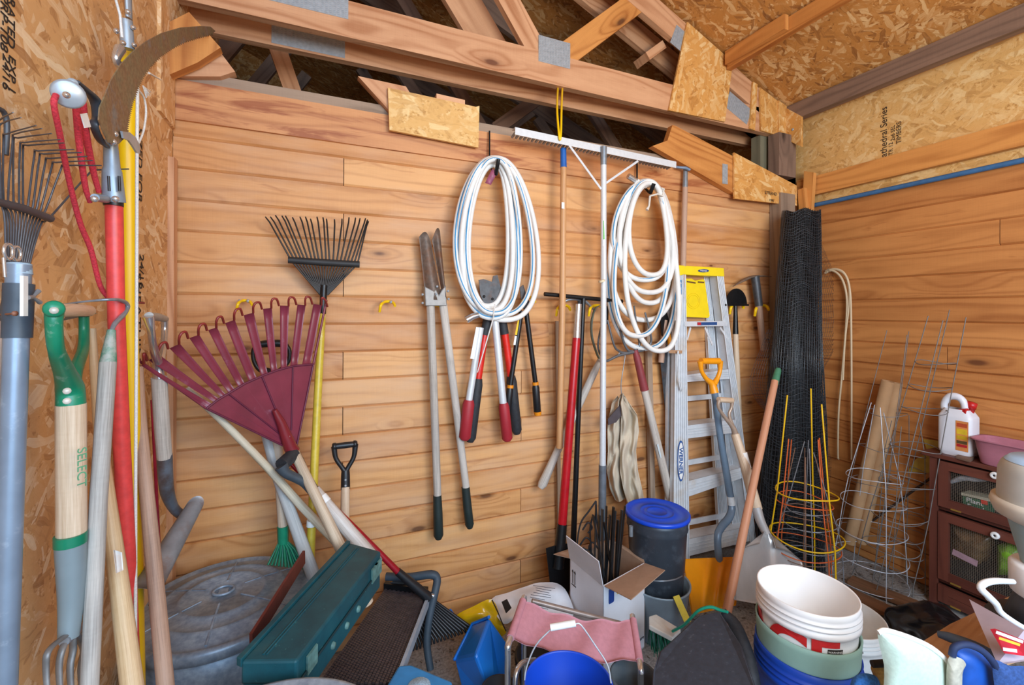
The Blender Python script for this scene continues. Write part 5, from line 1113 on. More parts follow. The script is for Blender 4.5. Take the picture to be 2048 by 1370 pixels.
b = MB(); rod(b, [(1902, 964, xi, 7), (1925, 956, xi, 12), (1950, 957, xi, 13), (1975, 958, xi, 9), (1984, 957, xi, 4)], pl='X', smooth=3); solo('caulk_tube', b, mat('#b9bcc2', .35, .6, .2, 60), 'crumpled silver tube lying on the green tub in the cabinet', 'tube')
b = MB(); b.prism([PX(u, v, xi) for u, v in ((1998, 958), (2020, 964), (2018, 990), (1998, 985))], (.08, 0, 0)); solo('carton', b, mat('#4c8f3a', .5), 'small green carton at the right end of the top cabinet shelf', 'carton')
def bag(name, px, x, dx, m, lab, cat, amp=.012, seed=1, par=None):
    ctr = V((0, 0, 0)); P = [PX(u, v, x) for u, v in px]; ctr = sum(P, V((0, 0, 0)))/len(P); n = len(P)
    def f(i, j):
        s = j*n; k = int(s) % n; e = lp(P[k], P[(k+1) % n], s-int(s)); p = lp(ctr, e, i)
        nn = mnoise.noise(p*18+V((seed, 0, 0))); return p+V((-dx*(1-i**2.5)*.6+nn*amp, nn*amp*.4, 0))
    b = MB(); b.grid(f, 12, n*5); f2 = lambda i, j: f(i, 1-j)+V((dx, 0, 0))
    b.grid(f2, 2, n*5); return solo(name, b, m, lab, cat)
bag('seed_bag', [(1903, 1050), (1960, 1058), (1985, 1075), (1975, 1105), (1960, 1128), (1930, 1125), (1902, 1112)], xi+.02, .06, mat('#6b5136', .25, .5, .4, 30, .6), 'crumpled brown and gold foil bag in the middle of the cabinet', 'bag')
b = MB(); b.bar(PX(1905, 1103, xi-.02), PX(1955, 1128, xi-.02), .03, .001, (1, 0, 0)); solo('label_strip', b, mat('#a08088', .5), 'pinkish printed strip across the foot of the foil bag', 'label')
bag('feed_bag', [(1995, 1090), (2020, 1082), (2045, 1095), (2045, 1150), (1995, 1150)], xi+.02, .07, mat('#6f9a2a', .4, 0, .15, 20, .4), 'bright green bag at the right of the middle cabinet shelf', 'bag', seed=5)
# jug and tub on the cabinet
zc = zt+.022
t_ = thing('jug', 'white plastic jug with red cap and orange label standing on the cabinet', 'jug')
JC = PX(1917, 850, 3.005); JC.z = zc; jx, jy, jh = .05, .068, .215
JW = mat('#e4e4ea', .4, 0, .03, 12, .03)
def jsec(h):
    if h < .02: return .86+.14*h/.02
    if h < .165: return 1
    return max(.3, 1-(h-.165)/.05*.5)
def jf(i, j):
    hs = [0, .004, .012, .03, .08, .13, .16, .172, .182, .19, .196]; s = i*(len(hs)-1); k = min(int(s), len(hs)-2); h = hs[k]+(hs[k+1]-hs[k])*(s-k); a = j*2*math.pi; e = .35
    c_, s_ = math.cos(a), math.sin(a); sc_ = jsec(h)
    return JC+V((jx*sc_*math.copysign(abs(c_)**e, c_), jy*sc_*math.copysign(abs(s_)**e, s_), h))
b = MB(); b.grid(jf, 20, 40); part('body', b, JW, t_)
b = MB(); b.tube(cr([JC+V((-.005, .052, .17)), JC+V((-.005, .055, .21)), JC+V((-.005, .035, .242)), JC+V((-.005, .0, .245)), JC+V((-.005, -.022, .225)), JC+V((-.005, -.03, .185))], 6), .015, 12); part('handle', b, JW, t_)
b = MB(); b.lathe([(.017, 0), (.017, .02), (.02, .02), (.02, .045), (0, .047)], JC+V((.01, -.038, .185)), (0, -.25, 1), 18); part('cap', b, RED, t_)
b = MB(); b.tube([JC+V((-.02, -.01, .185)), JC+V((-.025, -.045, .19))], [.012, .016], 10); part('nozzle', b, RED, t_)
lc = JC+V((-jx-.001, -.034, .09)); b = MB(); b.box(lc, (.0006, 0, 0), (0, .024, 0), (0, 0, .062)); lb = part('label', b, mat('#d98a4a', .5), t_)
for dz, hh, cc in ((.045, .010, '#b5492a'), (.018, .014, '#d9b52a'), (-.006, .010, '#c9a21f'), (-.026, .008, '#5a4a2a'), (-.04, .007, '#b5202a')):
    b = MB(); b.box(lc+V((-.001, 0, dz)), (.0004, 0, 0), (0, .020, 0), (0, 0, hh*.8)); part('print', b, mat(cc, .5), lb)
for _c in t_.children_recursive:
    for _w in _c.data.vertices: _w.co.z = zc+(_w.co.z-zc)*1.2
q = [PZ(u, v, zc) for u, v in ((1912, 917), (1940, 925), (1968, 903), (1940, 897))]
b = MB(); b.prism(q, (0, 0, .012)); solo('wood_scrap', b, W_dark, 'small flat scrap of dark wood lying in front of the jug', 'wood scrap')
t_ = thing('dish_tub', 'dusty pink plastic tub standing on the right end of the cabinet', 'tub')
TC = PX(1950, 930, 2.99)+V((0, -.19, 0)); TC.z = zc; 
def tf(i, j):
    prof_ = [(.0, 0), (.78, 0), (.82, .004), (.93, .085), (1.0, .088), (1.0, .082), (.9, .08), (.78, .006), (0, .005)]
    s = i*(len(prof_)-1); k = min(int(s), len(prof_)-2); r, h = [prof_[k][q]+(prof_[k+1][q]-prof_[k][q])*(s-k) for q in (0, 1)]
    a = j*2*math.pi; e = .35; c_, s_ = math.cos(a), math.sin(a)
    return TC+V((.085*r*math.copysign(abs(c_)**e, c_), .19*r*math.copysign(abs(s_)**e, s_), h*1.35))
b = MB(); b.grid(tf, 16, 48); part('tub', b, mat('#b06f7e', .45, 0, .05), t_)
# ================================================================ floor clutter
CANM = NT('galvanised_can'); CANM.b.inputs['Metallic'].default_value = .3
co = CANM.n('ShaderNodeTexCoord').outputs['Object']; n1 = CANM.noise(co, 7, 7, .7); n2 = CANM.noise(co, 60, 4)
CANM.put(CANM.b.inputs['Base Color'], CANM.mix(.4, CANM.ramp(n1.outputs[0], [(.3, rgb('#66788c')), (.5, rgb('#879bb0')), (.62, rgb('#b0c0ce')), (.75, rgb('#8f9196'))]), CANM.ramp(n2.outputs[0], [(.3, rgb('#5d6874')), (.7, rgb('#aab4bd'))])))
CANM.put(CANM.b.inputs['Roughness'], CANM.math('ADD', CANM.math('MULTIPLY', n1.outputs[0], .35), .28)); CANM.bump(n2.outputs[0], .2, .001); CANM = CANM.m
def trashcan(label, c, r, h, tiltx=0):
    t_ = thing('trash_can', label, 'trash can', 'galvanised trash cans'); c = V(c); base = V((c.x, c.y, 0))
    b = MB(); b.lathe([(0, .01), (r*.80, .01), (r*.82, .0), (r*.85, h*.3), (r*.87, h*.33), (r*.86, h*.36), (r*.92, h*.72), (r*.945, h*.75), (r*.93, h*.78), (r*.95, h-.02), (r*.93, h-.02), (r*.8, .03), (0, .03)], base, n=64); bd = part('body', b, CANM, t_)
    for k in range(22):
        a = k/22*2*math.pi; 
        for hz in (.5, .62):
            p = base+V((math.cos(a)*r*.905, math.sin(a)*r*.905, h*hz)); m = MB(); m.lathe([(0, .006), (.008, .005), (.014, 0)], p, (math.cos(a), math.sin(a), 0), 8); part('dimple', m, CANM, bd) if hz == .62 else None
    b = MB(); b.lathe([(r*1.0, -.035), (r*1.03, -.032), (r*1.03, -.008), (r*1.01, 0), (r*.97, .003), (r*.93, -.004), (r*.89, .0), (r*.72, .008), (r*.70, .013), (r*.68, .009), (r*.50, .015), (r*.47, .021), (r*.45, .016), (r*.22, .022), (r*.2, .018), (0, .018)], c, n=72)
    ld = part('lid', b, CANM, t_)
    for k in range(6):
        a = k/6*2*math.pi+.5; d = V((math.cos(a), math.sin(a), 0)); m = MB(); m.tube([c+d*r*.25+V((0, 0, .0215)), c+d*r*.55+V((0, 0, .0145)), c+d*r*.9+V((0, 0, .0005))], .004, 8, flat=.5); part('rib', m, CANM, ld)
    m = MB(); m.tube([c+V((math.cos(q)*.03, math.sin(q)*.026, .026)) for q in [k*math.pi/12 for k in range(24)]], .0045, 8, closed=True); part('handle', m, CANM, ld)
    m = MB(); m.box(c+V((0, 0, .022)), (.014, 0, 0), (0, .016, 0), (0, 0, .003)); part('handle_plate', m, CANM, ld)
    for a in (3.6, .5):
        d = V((math.cos(a), math.sin(a), 0)); s_ = V((-d.y, d.x, 0)); p = base+d*r*.95+V((0, 0, h*.80)); m = MB()
        m.tube(cr([p-s_*.05, p-s_*.05+d*.025-V((0, 0, .02)), p-s_*.035+d*.035-V((0, 0, .07)), p+s_*.035+d*.035-V((0, 0, .07)), p+s_*.05+d*.025-V((0, 0, .02)), p+s_*.05], 5), .006, 8); part('side_handle', m, CANM, t_)
    return t_
c1_ = PD(452, 1, 1.53); zL = .53; c1_.z = zL
trashcan('large galvanised trash can with closed ribbed lid in the left corner', c1_, .262, zL)
c2_ = PD(500, 1, .755); c2_.z = .682
trashcan('second galvanised trash can whose lid edge shows at the bottom edge', c2_, .255, .682)
# green tool box
TB = NT('green_metal'); co = TB.n('ShaderNodeTexCoord').outputs['Object']; n1 = TB.noise(co, 9, 6, .7); n2 = TB.noise(co, 45, 5, .8)
c_ = TB.ramp(n1.outputs[0], [(.3, rgb('#0a3a44')), (.6, rgb('#114e58')), (.8, rgb('#2f5658'))])
c_ = TB.mix(TB.ramp(n2.outputs[0], [(.64, (0, 0, 0)), (.74, (.8, .8, .8))]), c_, rgb('#5fb0a6')); TB.put(TB.b.inputs['Base Color'], c_); TB.b.inputs['Roughness'].default_value = .5; TB = TB.m
t_ = thing('tool_box', 'long dark green metal tool box lying slanted across the trash can lid', 'tool box')
zb_ = .70; A, B_, C_, D_ = [PZ(u, v, zb_) for u, v in ((700, 1085), (762, 1102), (594, 1321), (481, 1323))]
dn = V((0, 0, -.055))
b = MB(); b.prism([A, B_, C_, D_], dn); lid = part('lid', b, TB, t_, bevel=.006)
ctr = (A+B_+C_+D_)/4; sc_ = lambda p, k: ctr+(p-ctr)*k
b = MB(); b.prism([sc_(p, .985)+V((0, 0, -.056)) for p in (A, B_, C_, D_)], (0, 0, -.062)); part('box', b, TB, t_, bevel=.004)
lx = (D_-A).normalized(); wx = (B_-A).normalized()
b = MB(); b.prism([A-wx*.014+V((0, 0, .006)), A+wx*.002+V((0, 0, .006)), D_+wx*.002+V((0, 0, .006)), D_-wx*.014+V((0, 0, .006))], (0, 0, -.02)); part('flange', b, TB, t_, bevel=.002)
for f in (.3, .36):
    b = MB(); b.tube([lp(A, B_, f)+lx*.02+V((0, 0, .0)), lp(D_, C_, f)-lx*.02], .0028, 6); part('crease', b, TB, lid)
b = MB(); b.tube([lp(B_, C_, .02)+V((0, 0, -.052))+wx*.003, lp(B_, C_, .98)+V((0, 0, -.052))+wx*.003], .003, 6); part('seam', b, mat('#0a2e33', .6), lid)
LT = mat('#5d8580', .6, .2, .25, 50, .3)
for f in (.06, .12, .88):
    p = lp(B_, C_, f)+V((0, 0, -.04)); d = (C_-B_).normalized(); b = MB(); b.box(p+wx*.004, d*.022, (0, 0, .022), wx*.003); part('corner_plate' if f != .12 else 'latch', b, LT, t_)
for f in (.35, .5, .66):
    p = lp(B_, C_, f)+V((0, 0, -.085)); nrm = (C_-B_).normalized().cross(V((0, 0, 1))); nrm = nrm if nrm.dot(wx) > 0 else -nrm; b = MB(); b.lathe([(0, .003), (.008, .002), (.01, -.006)], p+nrm*.003, nrm, 12); part('rivet', b, LT, t_)
b = MB(); b.bar(PZ(608, 1114, .66), PZ(502, 1284, .64), .045, .008, (1, -.3, 0)); solo('metal_strip', b, mat('#6b3028', .5, .2, .15), 'reddish brown metal strip between the trash can lid and the green tool box', 'metal strip')
# kneeler with ribbed top
t_ = thing('garden_kneeler', 'black ribbed garden kneeler with bent grey padded handle under the green tool box', 'kneeler')
KP = [PZ(u, v, .30) for u, v in ((770, 1180), (856, 1192), (787, 1372), (636, 1372))]
BK = mat('#2a2628', .45, 0, .2, 60, .2)
b = MB(); b.prism(KP, (0, 0, -.03)); kb = part('top', b, BK, t_)
b = MB()
for i in range(46):
    for j in range(20):
        p = lp(lp(KP[0], KP[1], (j+.5)/20), lp(KP[3], KP[2], (j+.5)/20), (i+.5+.5*(j % 2))/46.6); d = (KP[3]-KP[0]).normalized()
        b.box(p+V((0, 0, .003)), d*.0038, d.cross(V((0, 0, 1)))*.0048, V((0, 0, .004)))
part('tread', b, mat('#453b3c', .35, 0, .2, 60, .2), kb)
b = MB(); b.bar(KP[1]+V((.008, 0, 0)), KP[2]+V((.008, 0, 0)), .035, .012, (1, 0, 0)); part('edge_trim', b, mat('#9aa3ad', .5, .1), t_)
b = MB(); b.bar(KP[0]+V((0, .012, .012)), KP[1]+V((0, .012, .012)), .03, .02, (0, 1, 0)); part('end_rail', b, BLKM, t_)
HG = mat('#37444f', .6, 0, .12, 20, .1)
b = MB(); rod(b, [(772, 1153, 1.93, 15), (820, 1154, 1.93, 15), (862, 1149, 1.93, 16), (874, 1158, 1.93, 16), (870, 1185, 1.90, 15), (858, 1240, 1.86, 15), (854, 1290, 1.83, 15), (861, 1340, 1.80, 14)], pl='D', smooth=4, n=12); part('handle', b, HG, t_)
b = MB(); rod(b, [(854, 1188, 1.88, 8), (868, 1192, 1.88, 8)], pl='D'); part('pivot', b, CHROME, t_)
# black plastic leaf rake on the floor
t_ = thing('leaf_rake', 'black plastic leaf rake with dark red pole, its fan on the floor by the kneeler', 'rake')
for k in range(20):
    f = k/19; b = MB(); rod(b, [(775+f*20, 1170-f*14, 1.96, 4), (810+f*55, 1240-f*42, 1.93, 5), (815+f*125, 1298-f*45, 1.86, 6), (812+f*134, 1306-f*46, 1.86, 5)], n=6, pl='D'); part('tine', b, BLKP, t_)
b = MB(); rod(b, [(818, 1268, 1.90, 8), (862, 1262, 1.90, 8), (900, 1238, 1.90, 8)], pl='D', n=8); part('spreader', b, BLKP, t_)
rodp('handle', [(576, 922, 1.93, 8), (640, 986, 1.91, 9), (720, 1066, 1.89, 11), (800, 1148, 1.87, 13)], mat('#9c1122', .28, .1), t_)
rodp('socket', [(795, 1143, 1.87, 15), (858, 1196, 1.86, 20)], BLKP, t_)
# blue bin, blue scoop
def poly3(name, pts, faces, m, lab, cat, pl='D', bevel=.008, parent=None, grp=None):
    b = MB(); b.add([PW(*p, pl=pl) for p in pts], faces); o = solo(name, b, m, lab, cat, grp, bevel=bevel); return o
BLB = mat('#1577d6', .35, 0, .05, 10, .03)
t_ = thing('bin', 'bright blue plastic bin lying on its side in front of the yellow bag', 'bin')
b = MB(); b.add([PD(*p) for p in ((908, 1320, 1.72), (950, 1312, 1.60), (994, 1420, 1.56), (934, 1420, 1.66), (945, 1247, 1.84), (978, 1234, 1.72), (1022, 1288, 1.70), (1010, 1420, 1.66), (960, 1440, 1.84))], [(0, 1, 2, 3), (0, 4, 5, 1), (1, 5, 6, 7, 2), (3, 2, 7, 8), (4, 8, 7, 6, 5), (0, 3, 8, 4)]); part('body', b, BLB, t_, bevel=.012)
b = MB(); b.tube([PD(908, 1320, 1.715), PD(945, 1247, 1.835), PD(978, 1234, 1.715)], .006, 8); part('rim', b, BLB, t_)
t_ = thing('scoop', 'light blue plastic scoop with grey powder at the bottom edge', 'scoop')
b = MB(); P4 = [PZ(u, v, .32) for u, v in ((797, 1330), (822, 1328), (905, 1362), (900, 1420), (770, 1420), (772, 1372))]; b.prism(P4, (0, 0, -.04)); part('body', b, mat('#2f86c2', .45, 0, .08), t_, bevel=.008)
b = MB(); cc = PZ(838, 1372, .322); b.lathe([(0, .010), (.018, .008), (.032, .001), (.036, 0)], cc, n=20); part('powder', b, mat('#9fb6c6', .9, 0, .2, 200, .8), t_)
# bags behind
t_ = thing('bag', 'shiny yellow plastic bag lying against the wall beside the paper sack', 'bag')
def pillow(px, f0, dep, seed=1, amp=.01, freq=14, rings=10, prof=2.2):
    P = [PD(*p) if len(p) == 3 else PD(p[0], p[1], f0) for p in px]; P = cr(P, 4, closed=True); n = len(P); ctr = sum(P, V((0, 0, 0)))/n; nd = (EYE-ctr).normalized()
    def f(i, j):
        k = int(round(j*n)) % n; p = lp(ctr, P[k], min(1, i)); q = mnoise.noise(p*freq+V((seed, seed*2, 0)))
        return p+nd*(dep*(1-i**prof))+nd*q*amp*(1-i**4)+V((0, 0, q*amp*.3))
    b = MB(); b.grid(lambda i, j: f(1-i, j), rings, n)
    b.grid(lambda i, j: f(i, j)-nd*2*max(0, (f(i, j)-lp(ctr, P[int(round(j*n)) % n], i)).dot(nd))*.6, 5, n); return b
YB = mat('#e0b414', .18, 0, .08, 12, .1)
part('body', pillow([(905, 1238), (940, 1215), (984, 1200), (1004, 1245), (1012, 1265), (985, 1275), (930, 1262)], 1.95, .03, 2, .03, 16), YB, t_)
b = MB(); b.prism([PD(u, v, 1.92) for u, v in ((895, 1222), (902, 1218), (918, 1240), (905, 1248))], (0, .003, 0)); solo('plastic_scrap', b, BLB, 'small bright blue plastic corner by the black rake tips', 'scrap')
t_ = thing('paper_sack', 'crumpled white paper sack with printed lines lying against the wall by the spade', 'sack')
SK = mat('#d9d9de', .6, 0, .06, 14, .3)
SKm = NT('printed_paper'); uv = SKm.n('ShaderNodeTexCoord').outputs['UV']; sx = SKm.n('ShaderNodeSeparateXYZ', i0=uv)
part('body', pillow([(984, 1200, 2.0), (1030, 1180, 2.03), (1068, 1166, 2.08), (1115, 1166, 2.1), (1140, 1200, 2.05), (1146, 1235, 1.98), (1100, 1240, 1.9), (1040, 1232, 1.88), (1015, 1250, 1.9), (1000, 1240, 1.92)], 2.0, .035, 4, .045, 13, 14), SK, t_)
for k in range(13):
    L_ = 26-10*abs(math.sin(k*2.3)); u0 = 1066+6*math.sin(k); v0 = 1171+k*4.6
    b = MB(); b.bar(PD(u0, v0, 1.93-.004*k), PD(u0+L_*1.7, v0+6, 1.93-.004*k), .0018, .0008, FW); part('printed_line', b, mat('#3a3d48', .7), t_)
b = MB(); b.prism([PD(u, v, 1.90) for u, v in ((1003, 1204), (1014, 1198), (1023, 1216), (1012, 1227))], FW*.001); part('print_patch', b, INK, t_)
b = MB(); b.tube(cr([PD(u, v, 1.90) for u, v in ((984, 1200), (996, 1225), (1004, 1245), (1012, 1262))], 3), .0025, 6); part('seam', b, INK, t_)
# pink canvas stool
t_ = thing('folding_stool', 'folding stool with pink canvas seat and chrome legs in the middle foreground', 'stool')
S = [PD(1046, 1202, 1.60), PD(1266, 1240, 1.66), PD(1279, 1322, 1.50), PD(1021, 1276, 1.44)]
PK = mat('#bd8089', .85, 0, .06, 60, .25)
def seat(i, j):
    p = lp(lp(S[0], S[1], i), lp(S[3], S[2], i), j); e = min(i, 1-i)
    return p+V((0, 0, -.030*math.sin(i*math.pi)*1.0+.006*math.sin(i*20+j*3)*min(1, e*8)))
b = MB(); b.grid(seat, 40, 14, .003); st_ = part('seat', b, PK, t_)
for i0 in (.05, .95, .93, .07): b = MB(); b.tube([seat(i0, j/8)+V((0, 0, .001)) for j in range(9)], .0012, 5); part('stitching', b, mat('#9a5a66', .8), st_)
for sgn, (p, q) in ((-1, (S[0], S[3])), (1, (S[1], S[2]))):
    b = MB(); b.tube([p, lp(p, q, .5), q], .013, 12); part('sleeve', b, PK, st_)
    d = (q-p).normalized()
    b = MB(); b.tube(cr([p-d*.02, q+d*.015, q+d*.03+V((0, 0, -.03)), q+d*.03+V((sgn*.0, 0, -.25)), V((q.x, q.y, .012))+d*.03], 4), .010, 12); part('leg', b, CHROME, t_)
    b = MB(); b.tube([p-d*.02, p-d*.02+V((0, 0, -.2)), V((p.x, p.y, .012))-d*.02], .010, 12); part('leg', b, CHROME, t_)
b = MB(); b.tube([S[0]+V((.05, .03, -.03)), S[1]+V((-.02, .03, -.03))], .009, 10); part('cross_bar', b, mat('#8f7f76', .35, .6), t_)
b = MB(); b.tube(cr([PD(1030, 1400, 1.35), PD(1032, 1350, 1.36), PD(1045, 1326, 1.4), PD(1070, 1320, 1.46)], 5), .008, 10); part('frame_bend', b, CHROME, t_)
# plant pots under the stool
for (u, v, f, r, lab, cc) in ((1268, 1352, 1.50, .075, 'grey plastic plant pot under the right side of the stool', '#5c6468'), (1000, 1378, 1.50, .06, 'dark plant pot under the left leg of the stool', '#2c2f33'), (1085, 1312, 1.72, .10, 'black plastic pot in the shadow under the stool', '#141416')):
    c = PD(u, v, f); c.z = max(c.z, .2); b = MB(); b.lathe([(0, 0), (r*.72, 0), (r*.98, c.z-.02), (r*1.06, c.z-.018), (r*1.06, c.z), (r*.95, c.z), (r*.7, .01), (0, .01)], (c.x, c.y, 0), n=32); solo('plant_pot', b, mat(cc, .5, 0, .1), lab, 'pot', 'plastic plant pots')
# blue bucket
def bucket(t_, c, r, h, m, taper=.85, lip=True, ribs=1, name='body', n=64, wall=.004):
    b = MB(); p = [(0, 0), (r*taper, 0), (r*(taper+(1-taper)*.72), h*.72)]
    if ribs: p += [(r*.955, h*.80), (r*1.03, h*.805), (r*1.03, h*.845), (r*.99, h*.85), (r*.99, h*.865), (r*1.035, h*.87), (r*1.035, h*.88), (r*.99, h*.885), (r*.99, h*.91), (r*1.03, h*.915), (r*1.03, h*.925), (r*.99, h*.93)]
    p += [(r*1.0, h*.95), (r*1.012, h), (r*.985, h*1.003), (r*.97, h*.99), (r*(taper-.01)-wall, .006), (0, .006)]
    b.lathe(p, c, n=n); return part(name, b, m, t_)
t_ = thing('bucket', 'cobalt blue bucket with white handle grip at the bottom centre', 'bucket')
bc = PD(1137, 1366, 1.28); h_ = .33; base = V((bc.x, bc.y, bc.z-h_)); rB = .124
bucket(t_, base, rB, h_, mat('#1043b8', .4, 0, .04, 10, .03), .8, ribs=0)
R1, R2 = PD(1046, 1372, 1.30), PD(1226, 1366, 1.26)
b = MB(); b.tube(cr([PD(1048, 1372, 1.29), PD(1053, 1335, 1.29), PD(1072, 1290, 1.29), PD(1102, 1258, 1.29)], 4)+cr([PD(1150, 1248, 1.29), PD(1162, 1250, 1.29), PD(1190, 1290, 1.29), PD(1215, 1330, 1.28), PD(1222, 1366, 1.27)], 4), .0022, 8); part('handle_wire', b, mat('#c9cdd2', .3, .6), t_)
rodp('handle_grip', [(1101, 1255, 1.285, 13), (1151, 1246, 1.285, 13)], WHITE, t_, pl='D')
b = MB(); b.lathe([(0, .004), (.02, .004), (.025, 0)], PD(1112, 1395, 1.32), n=16); 
# cardboard box with stakes
t_ = thing('cardboard_box', 'open white cardboard box standing on the floor and holding black stakes', 'box')
zB = .38; L_, N_, R_ = PZ(1140, 1116, zB), PZ(1207, 1172, zB), PZ(1290, 1126, zB); Bk = L_+R_-N_
WB = mat('#dcdde3', .6, 0, .03, 12, .05); BR = mat('#a98a72', .75, 0, .06, 20, .1)
def wallq(a, c, name, m, th=.004):
    b = MB(); inw = ((L_+R_)/2-(a+c)/2); inw.z = 0; inw.normalize(); b.prism([a, c, V((c.x, c.y, .002)), V((a.x, a.y, .002))], inw*th); return part(name, b, m, t_)
w1 = wallq(L_, N_, 'side', WB); w2 = wallq(N_, R_, 'side', WB); wallq(R_, Bk, 'side', BR); wallq(Bk, L_, 'side', BR)
def flap(q, m, nm='flap'):
    b = MB(); P = [PD(*x) if isinstance(x, tuple) else x for x in q]; nr = (P[1]-P[0]).cross(P[2]-P[0]).normalized(); b.prism(P, nr*.003); return part(nm, b, m, t_)
flap([L_, N_, (1198, 1122, 1.80), (1133, 1071, 1.98)], WB)
flap([N_+V((.004, 0, 0)), R_, (1330, 1140, 1.93), (1262, 1199, 1.70)], BR)
flap([R_, Bk, (1242, 1088, 2.2), (1286, 1114, 2.08)], BR)
flap([Bk, L_, (1107, 1108, 2.1), (1150, 1094, 2.2)], BR)
b = MB(); b.prism([V((p.x, p.y, .004)) for p in (L_, N_, R_, Bk)], (0, 0, .003)); part('bottom', b, BR, t_)
ex1 = (N_-L_).normalized(); o1 = ex1.cross(V((0, 0, 1))); o1 = o1 if o1.dot(EYE-N_) > 0 else -o1
for k in range(2):
    p = lp(L_, N_, .1+.07*k)+o1*.0015+V((0, 0, -.075)); a = MB(); a.box(p, ex1*.0018, (0, 0, .026), o1*.0005); part('print', a, INK, w1)
    a = MB(); a.prism([p+V((0, 0, .036)), p+V((0, 0, .024))+ex1*.007, p+V((0, 0, .024))-ex1*.007], o1*.0006); part('print', a, INK, w1)
a = MB(); p = lp(L_, N_, .135)+o1*.0015+V((0, 0, -.108)); a.box(p, ex1*.016, (0, 0, .002), o1*.0005); part('print', a, INK, w1)
ex2 = (R_-N_).normalized(); o2 = ex2.cross(V((0, 0, 1))); o2 = o2 if o2.dot(EYE-N_) > 0 else -o2
p = lp(N_, R_, .17)+o2*.0015+V((0, 0, -.06)); a = MB(); a.prism([p+ex2*x+V((0, 0, z)) for x, z in ((-.016, .03), (-.012, .036), (.014, .036), (.018, .03), (.018, -.022), (.014, -.028), (-.012, -.028), (-.016, -.022))], o2*.0006); part('print', a, mat('#1d3f86', .5), w2)
a = MB(); q_ = p+ex2*.04+V((0, 0, .005)); a.prism([q_+V((0, 0, .012)), q_+ex2*.014, q_+V((0, 0, -.012)), q_-ex2*.008], o2*.0006); part('print', a, YEL, w2)
text('print', 'Signature', lp(N_, R_, .82)+o2*.0018+V((0, 0, -.325)), ex2, (0, 0, 1), .022, mat('#33475f', .6), w2, font_shear=.2)
rq = random.Random(11)
for k, (u, v) in enumerate(((1192, 1008), (1199, 1030), (1205, 1018), (1213, 1012), (1220, 1030), (1227, 1014), (1231, 1022), (1236, 1040), (1244, 1020), (1250, 1012), (1186, 1030), (1209, 1045))):
    f = 1.97+.012*(k % 5); top_ = PD(u, v, f); bt = V((lp(N_, Bk, .35+.04*(k % 4)).x+.01*k-.05, lp(N_, Bk, .45).y-.01*(k % 3), .02))
    b = MB(); b.bar(bt, top_, .012 if k % 3 else .007, .006, (1, 0, 0)); solo('garden_stake', b, BLKM if k % 2 else mat('#26282b', .3, .4, .2), 'black metal stake standing in the white cardboard box', 'stake', 'black stakes in the cardboard box')
t_ = thing('trellis', 'black scrollwork wire trellis standing behind the cardboard box flap', 'trellis')
SC = mat('#2b2c30', .5, .3)
for q in ([(1160, 1160), (1154, 1120), (1155, 1080), (1162, 1045), (1178, 1022), (1192, 1002)], [(1195, 1165), (1200, 1120), (1199, 1080), (1194, 1040), (1192, 1002)], [(1160, 1090), (1172, 1075), (1182, 1085), (1176, 1100), (1166, 1096)], [(1198, 1100), (1186, 1085), (1178, 1095), (1186, 1112)], [(1165, 1060), (1176, 1045), (1184, 1055), (1176, 1066)], [(1162, 1130), (1175, 1118), (1188, 1128), (1180, 1142), (1170, 1136)], [(1170, 1150), (1182, 1110), (1180, 1060), (1186, 1030)]):
    b = MB(); rod(b, [(u, v, 2.12, 3.6) for u, v in q], pl='D', n=6, smooth=5); part('scroll', b, SC, t_)
# pail and black can
t_ = thing('pail', 'grey galvanised pail with wire handle holding the black can with blue lid', 'pail')
pc = PD(1322, 1, 2.12); pc.z = 0
b = MB(); b.lathe([(0, .0), (.10, 0), (.105, .01), (.138, .235), (.143, .24), (.143, .248), (.134, .245), (.1, .012), (0, .012)], pc, n=40); part('body', b, mat('#8c9aa4', .45, .5, .1, 12, .1), t_)
b = MB(); b.tube(cr([PD(1370, 1148, 2.12), PD(1352, 1158, 1.98), PD(1328, 1162, 1.94), PD(1300, 1160, 1.96), PD(1285, 1150, 2.0)], 4), .003, 8); part('handle', b, STEEL, t_)
t_ = thing('canister', 'tall black canister with bright blue lid standing in the grey pail', 'canister')
cc = PD(1314, 1024, 2.15); r = .145
BC = mat('#343b44', .38, .1, .15, 8, .06, '#5d6873', 9, .62)
b = MB(); b.lathe([(0, .03), (r*.72, .03), (r*.86, .30), (r*.93, cc.z-.07), (r*.97, cc.z-.06), (r*.95, cc.z-.05), (r*.97, cc.z-.03), (r*.94, cc.z-.005), (0, cc.z-.005)], (cc.x, cc.y, 0), n=56); part('body', b, BC, t_)
b = MB(); b.lathe([(r*1.0, -.012), (r*1.03, -.01), (r*1.03, .003), (r*.98, .008), (r*.93, .001), (r*.55, .001), (r*.53, .004), (r*.51, .001), (r*.34, .001), (r*.32, .004), (r*.30, .001), (0, .001)], cc, n=56); part('lid', b, mat('#0f45c4', .3, 0, .03, 6, .02), t_)
b = MB(); rod(b, [(1262, 1052, 2.05, 8), (1262, 1072, 2.05, 8)], pl='D'); part('clasp', b, STEEL, t_)
b = MB(); b.bar(PD(1352, 1192, 1.98), PD(1376, 1245, 1.9), .028, .008, FW); solo('spirit_level', b, mat('#c9b53a', .5, 0, .1), 'short yellow strip with holes lying between the pail and the orange shovel', 'strip')
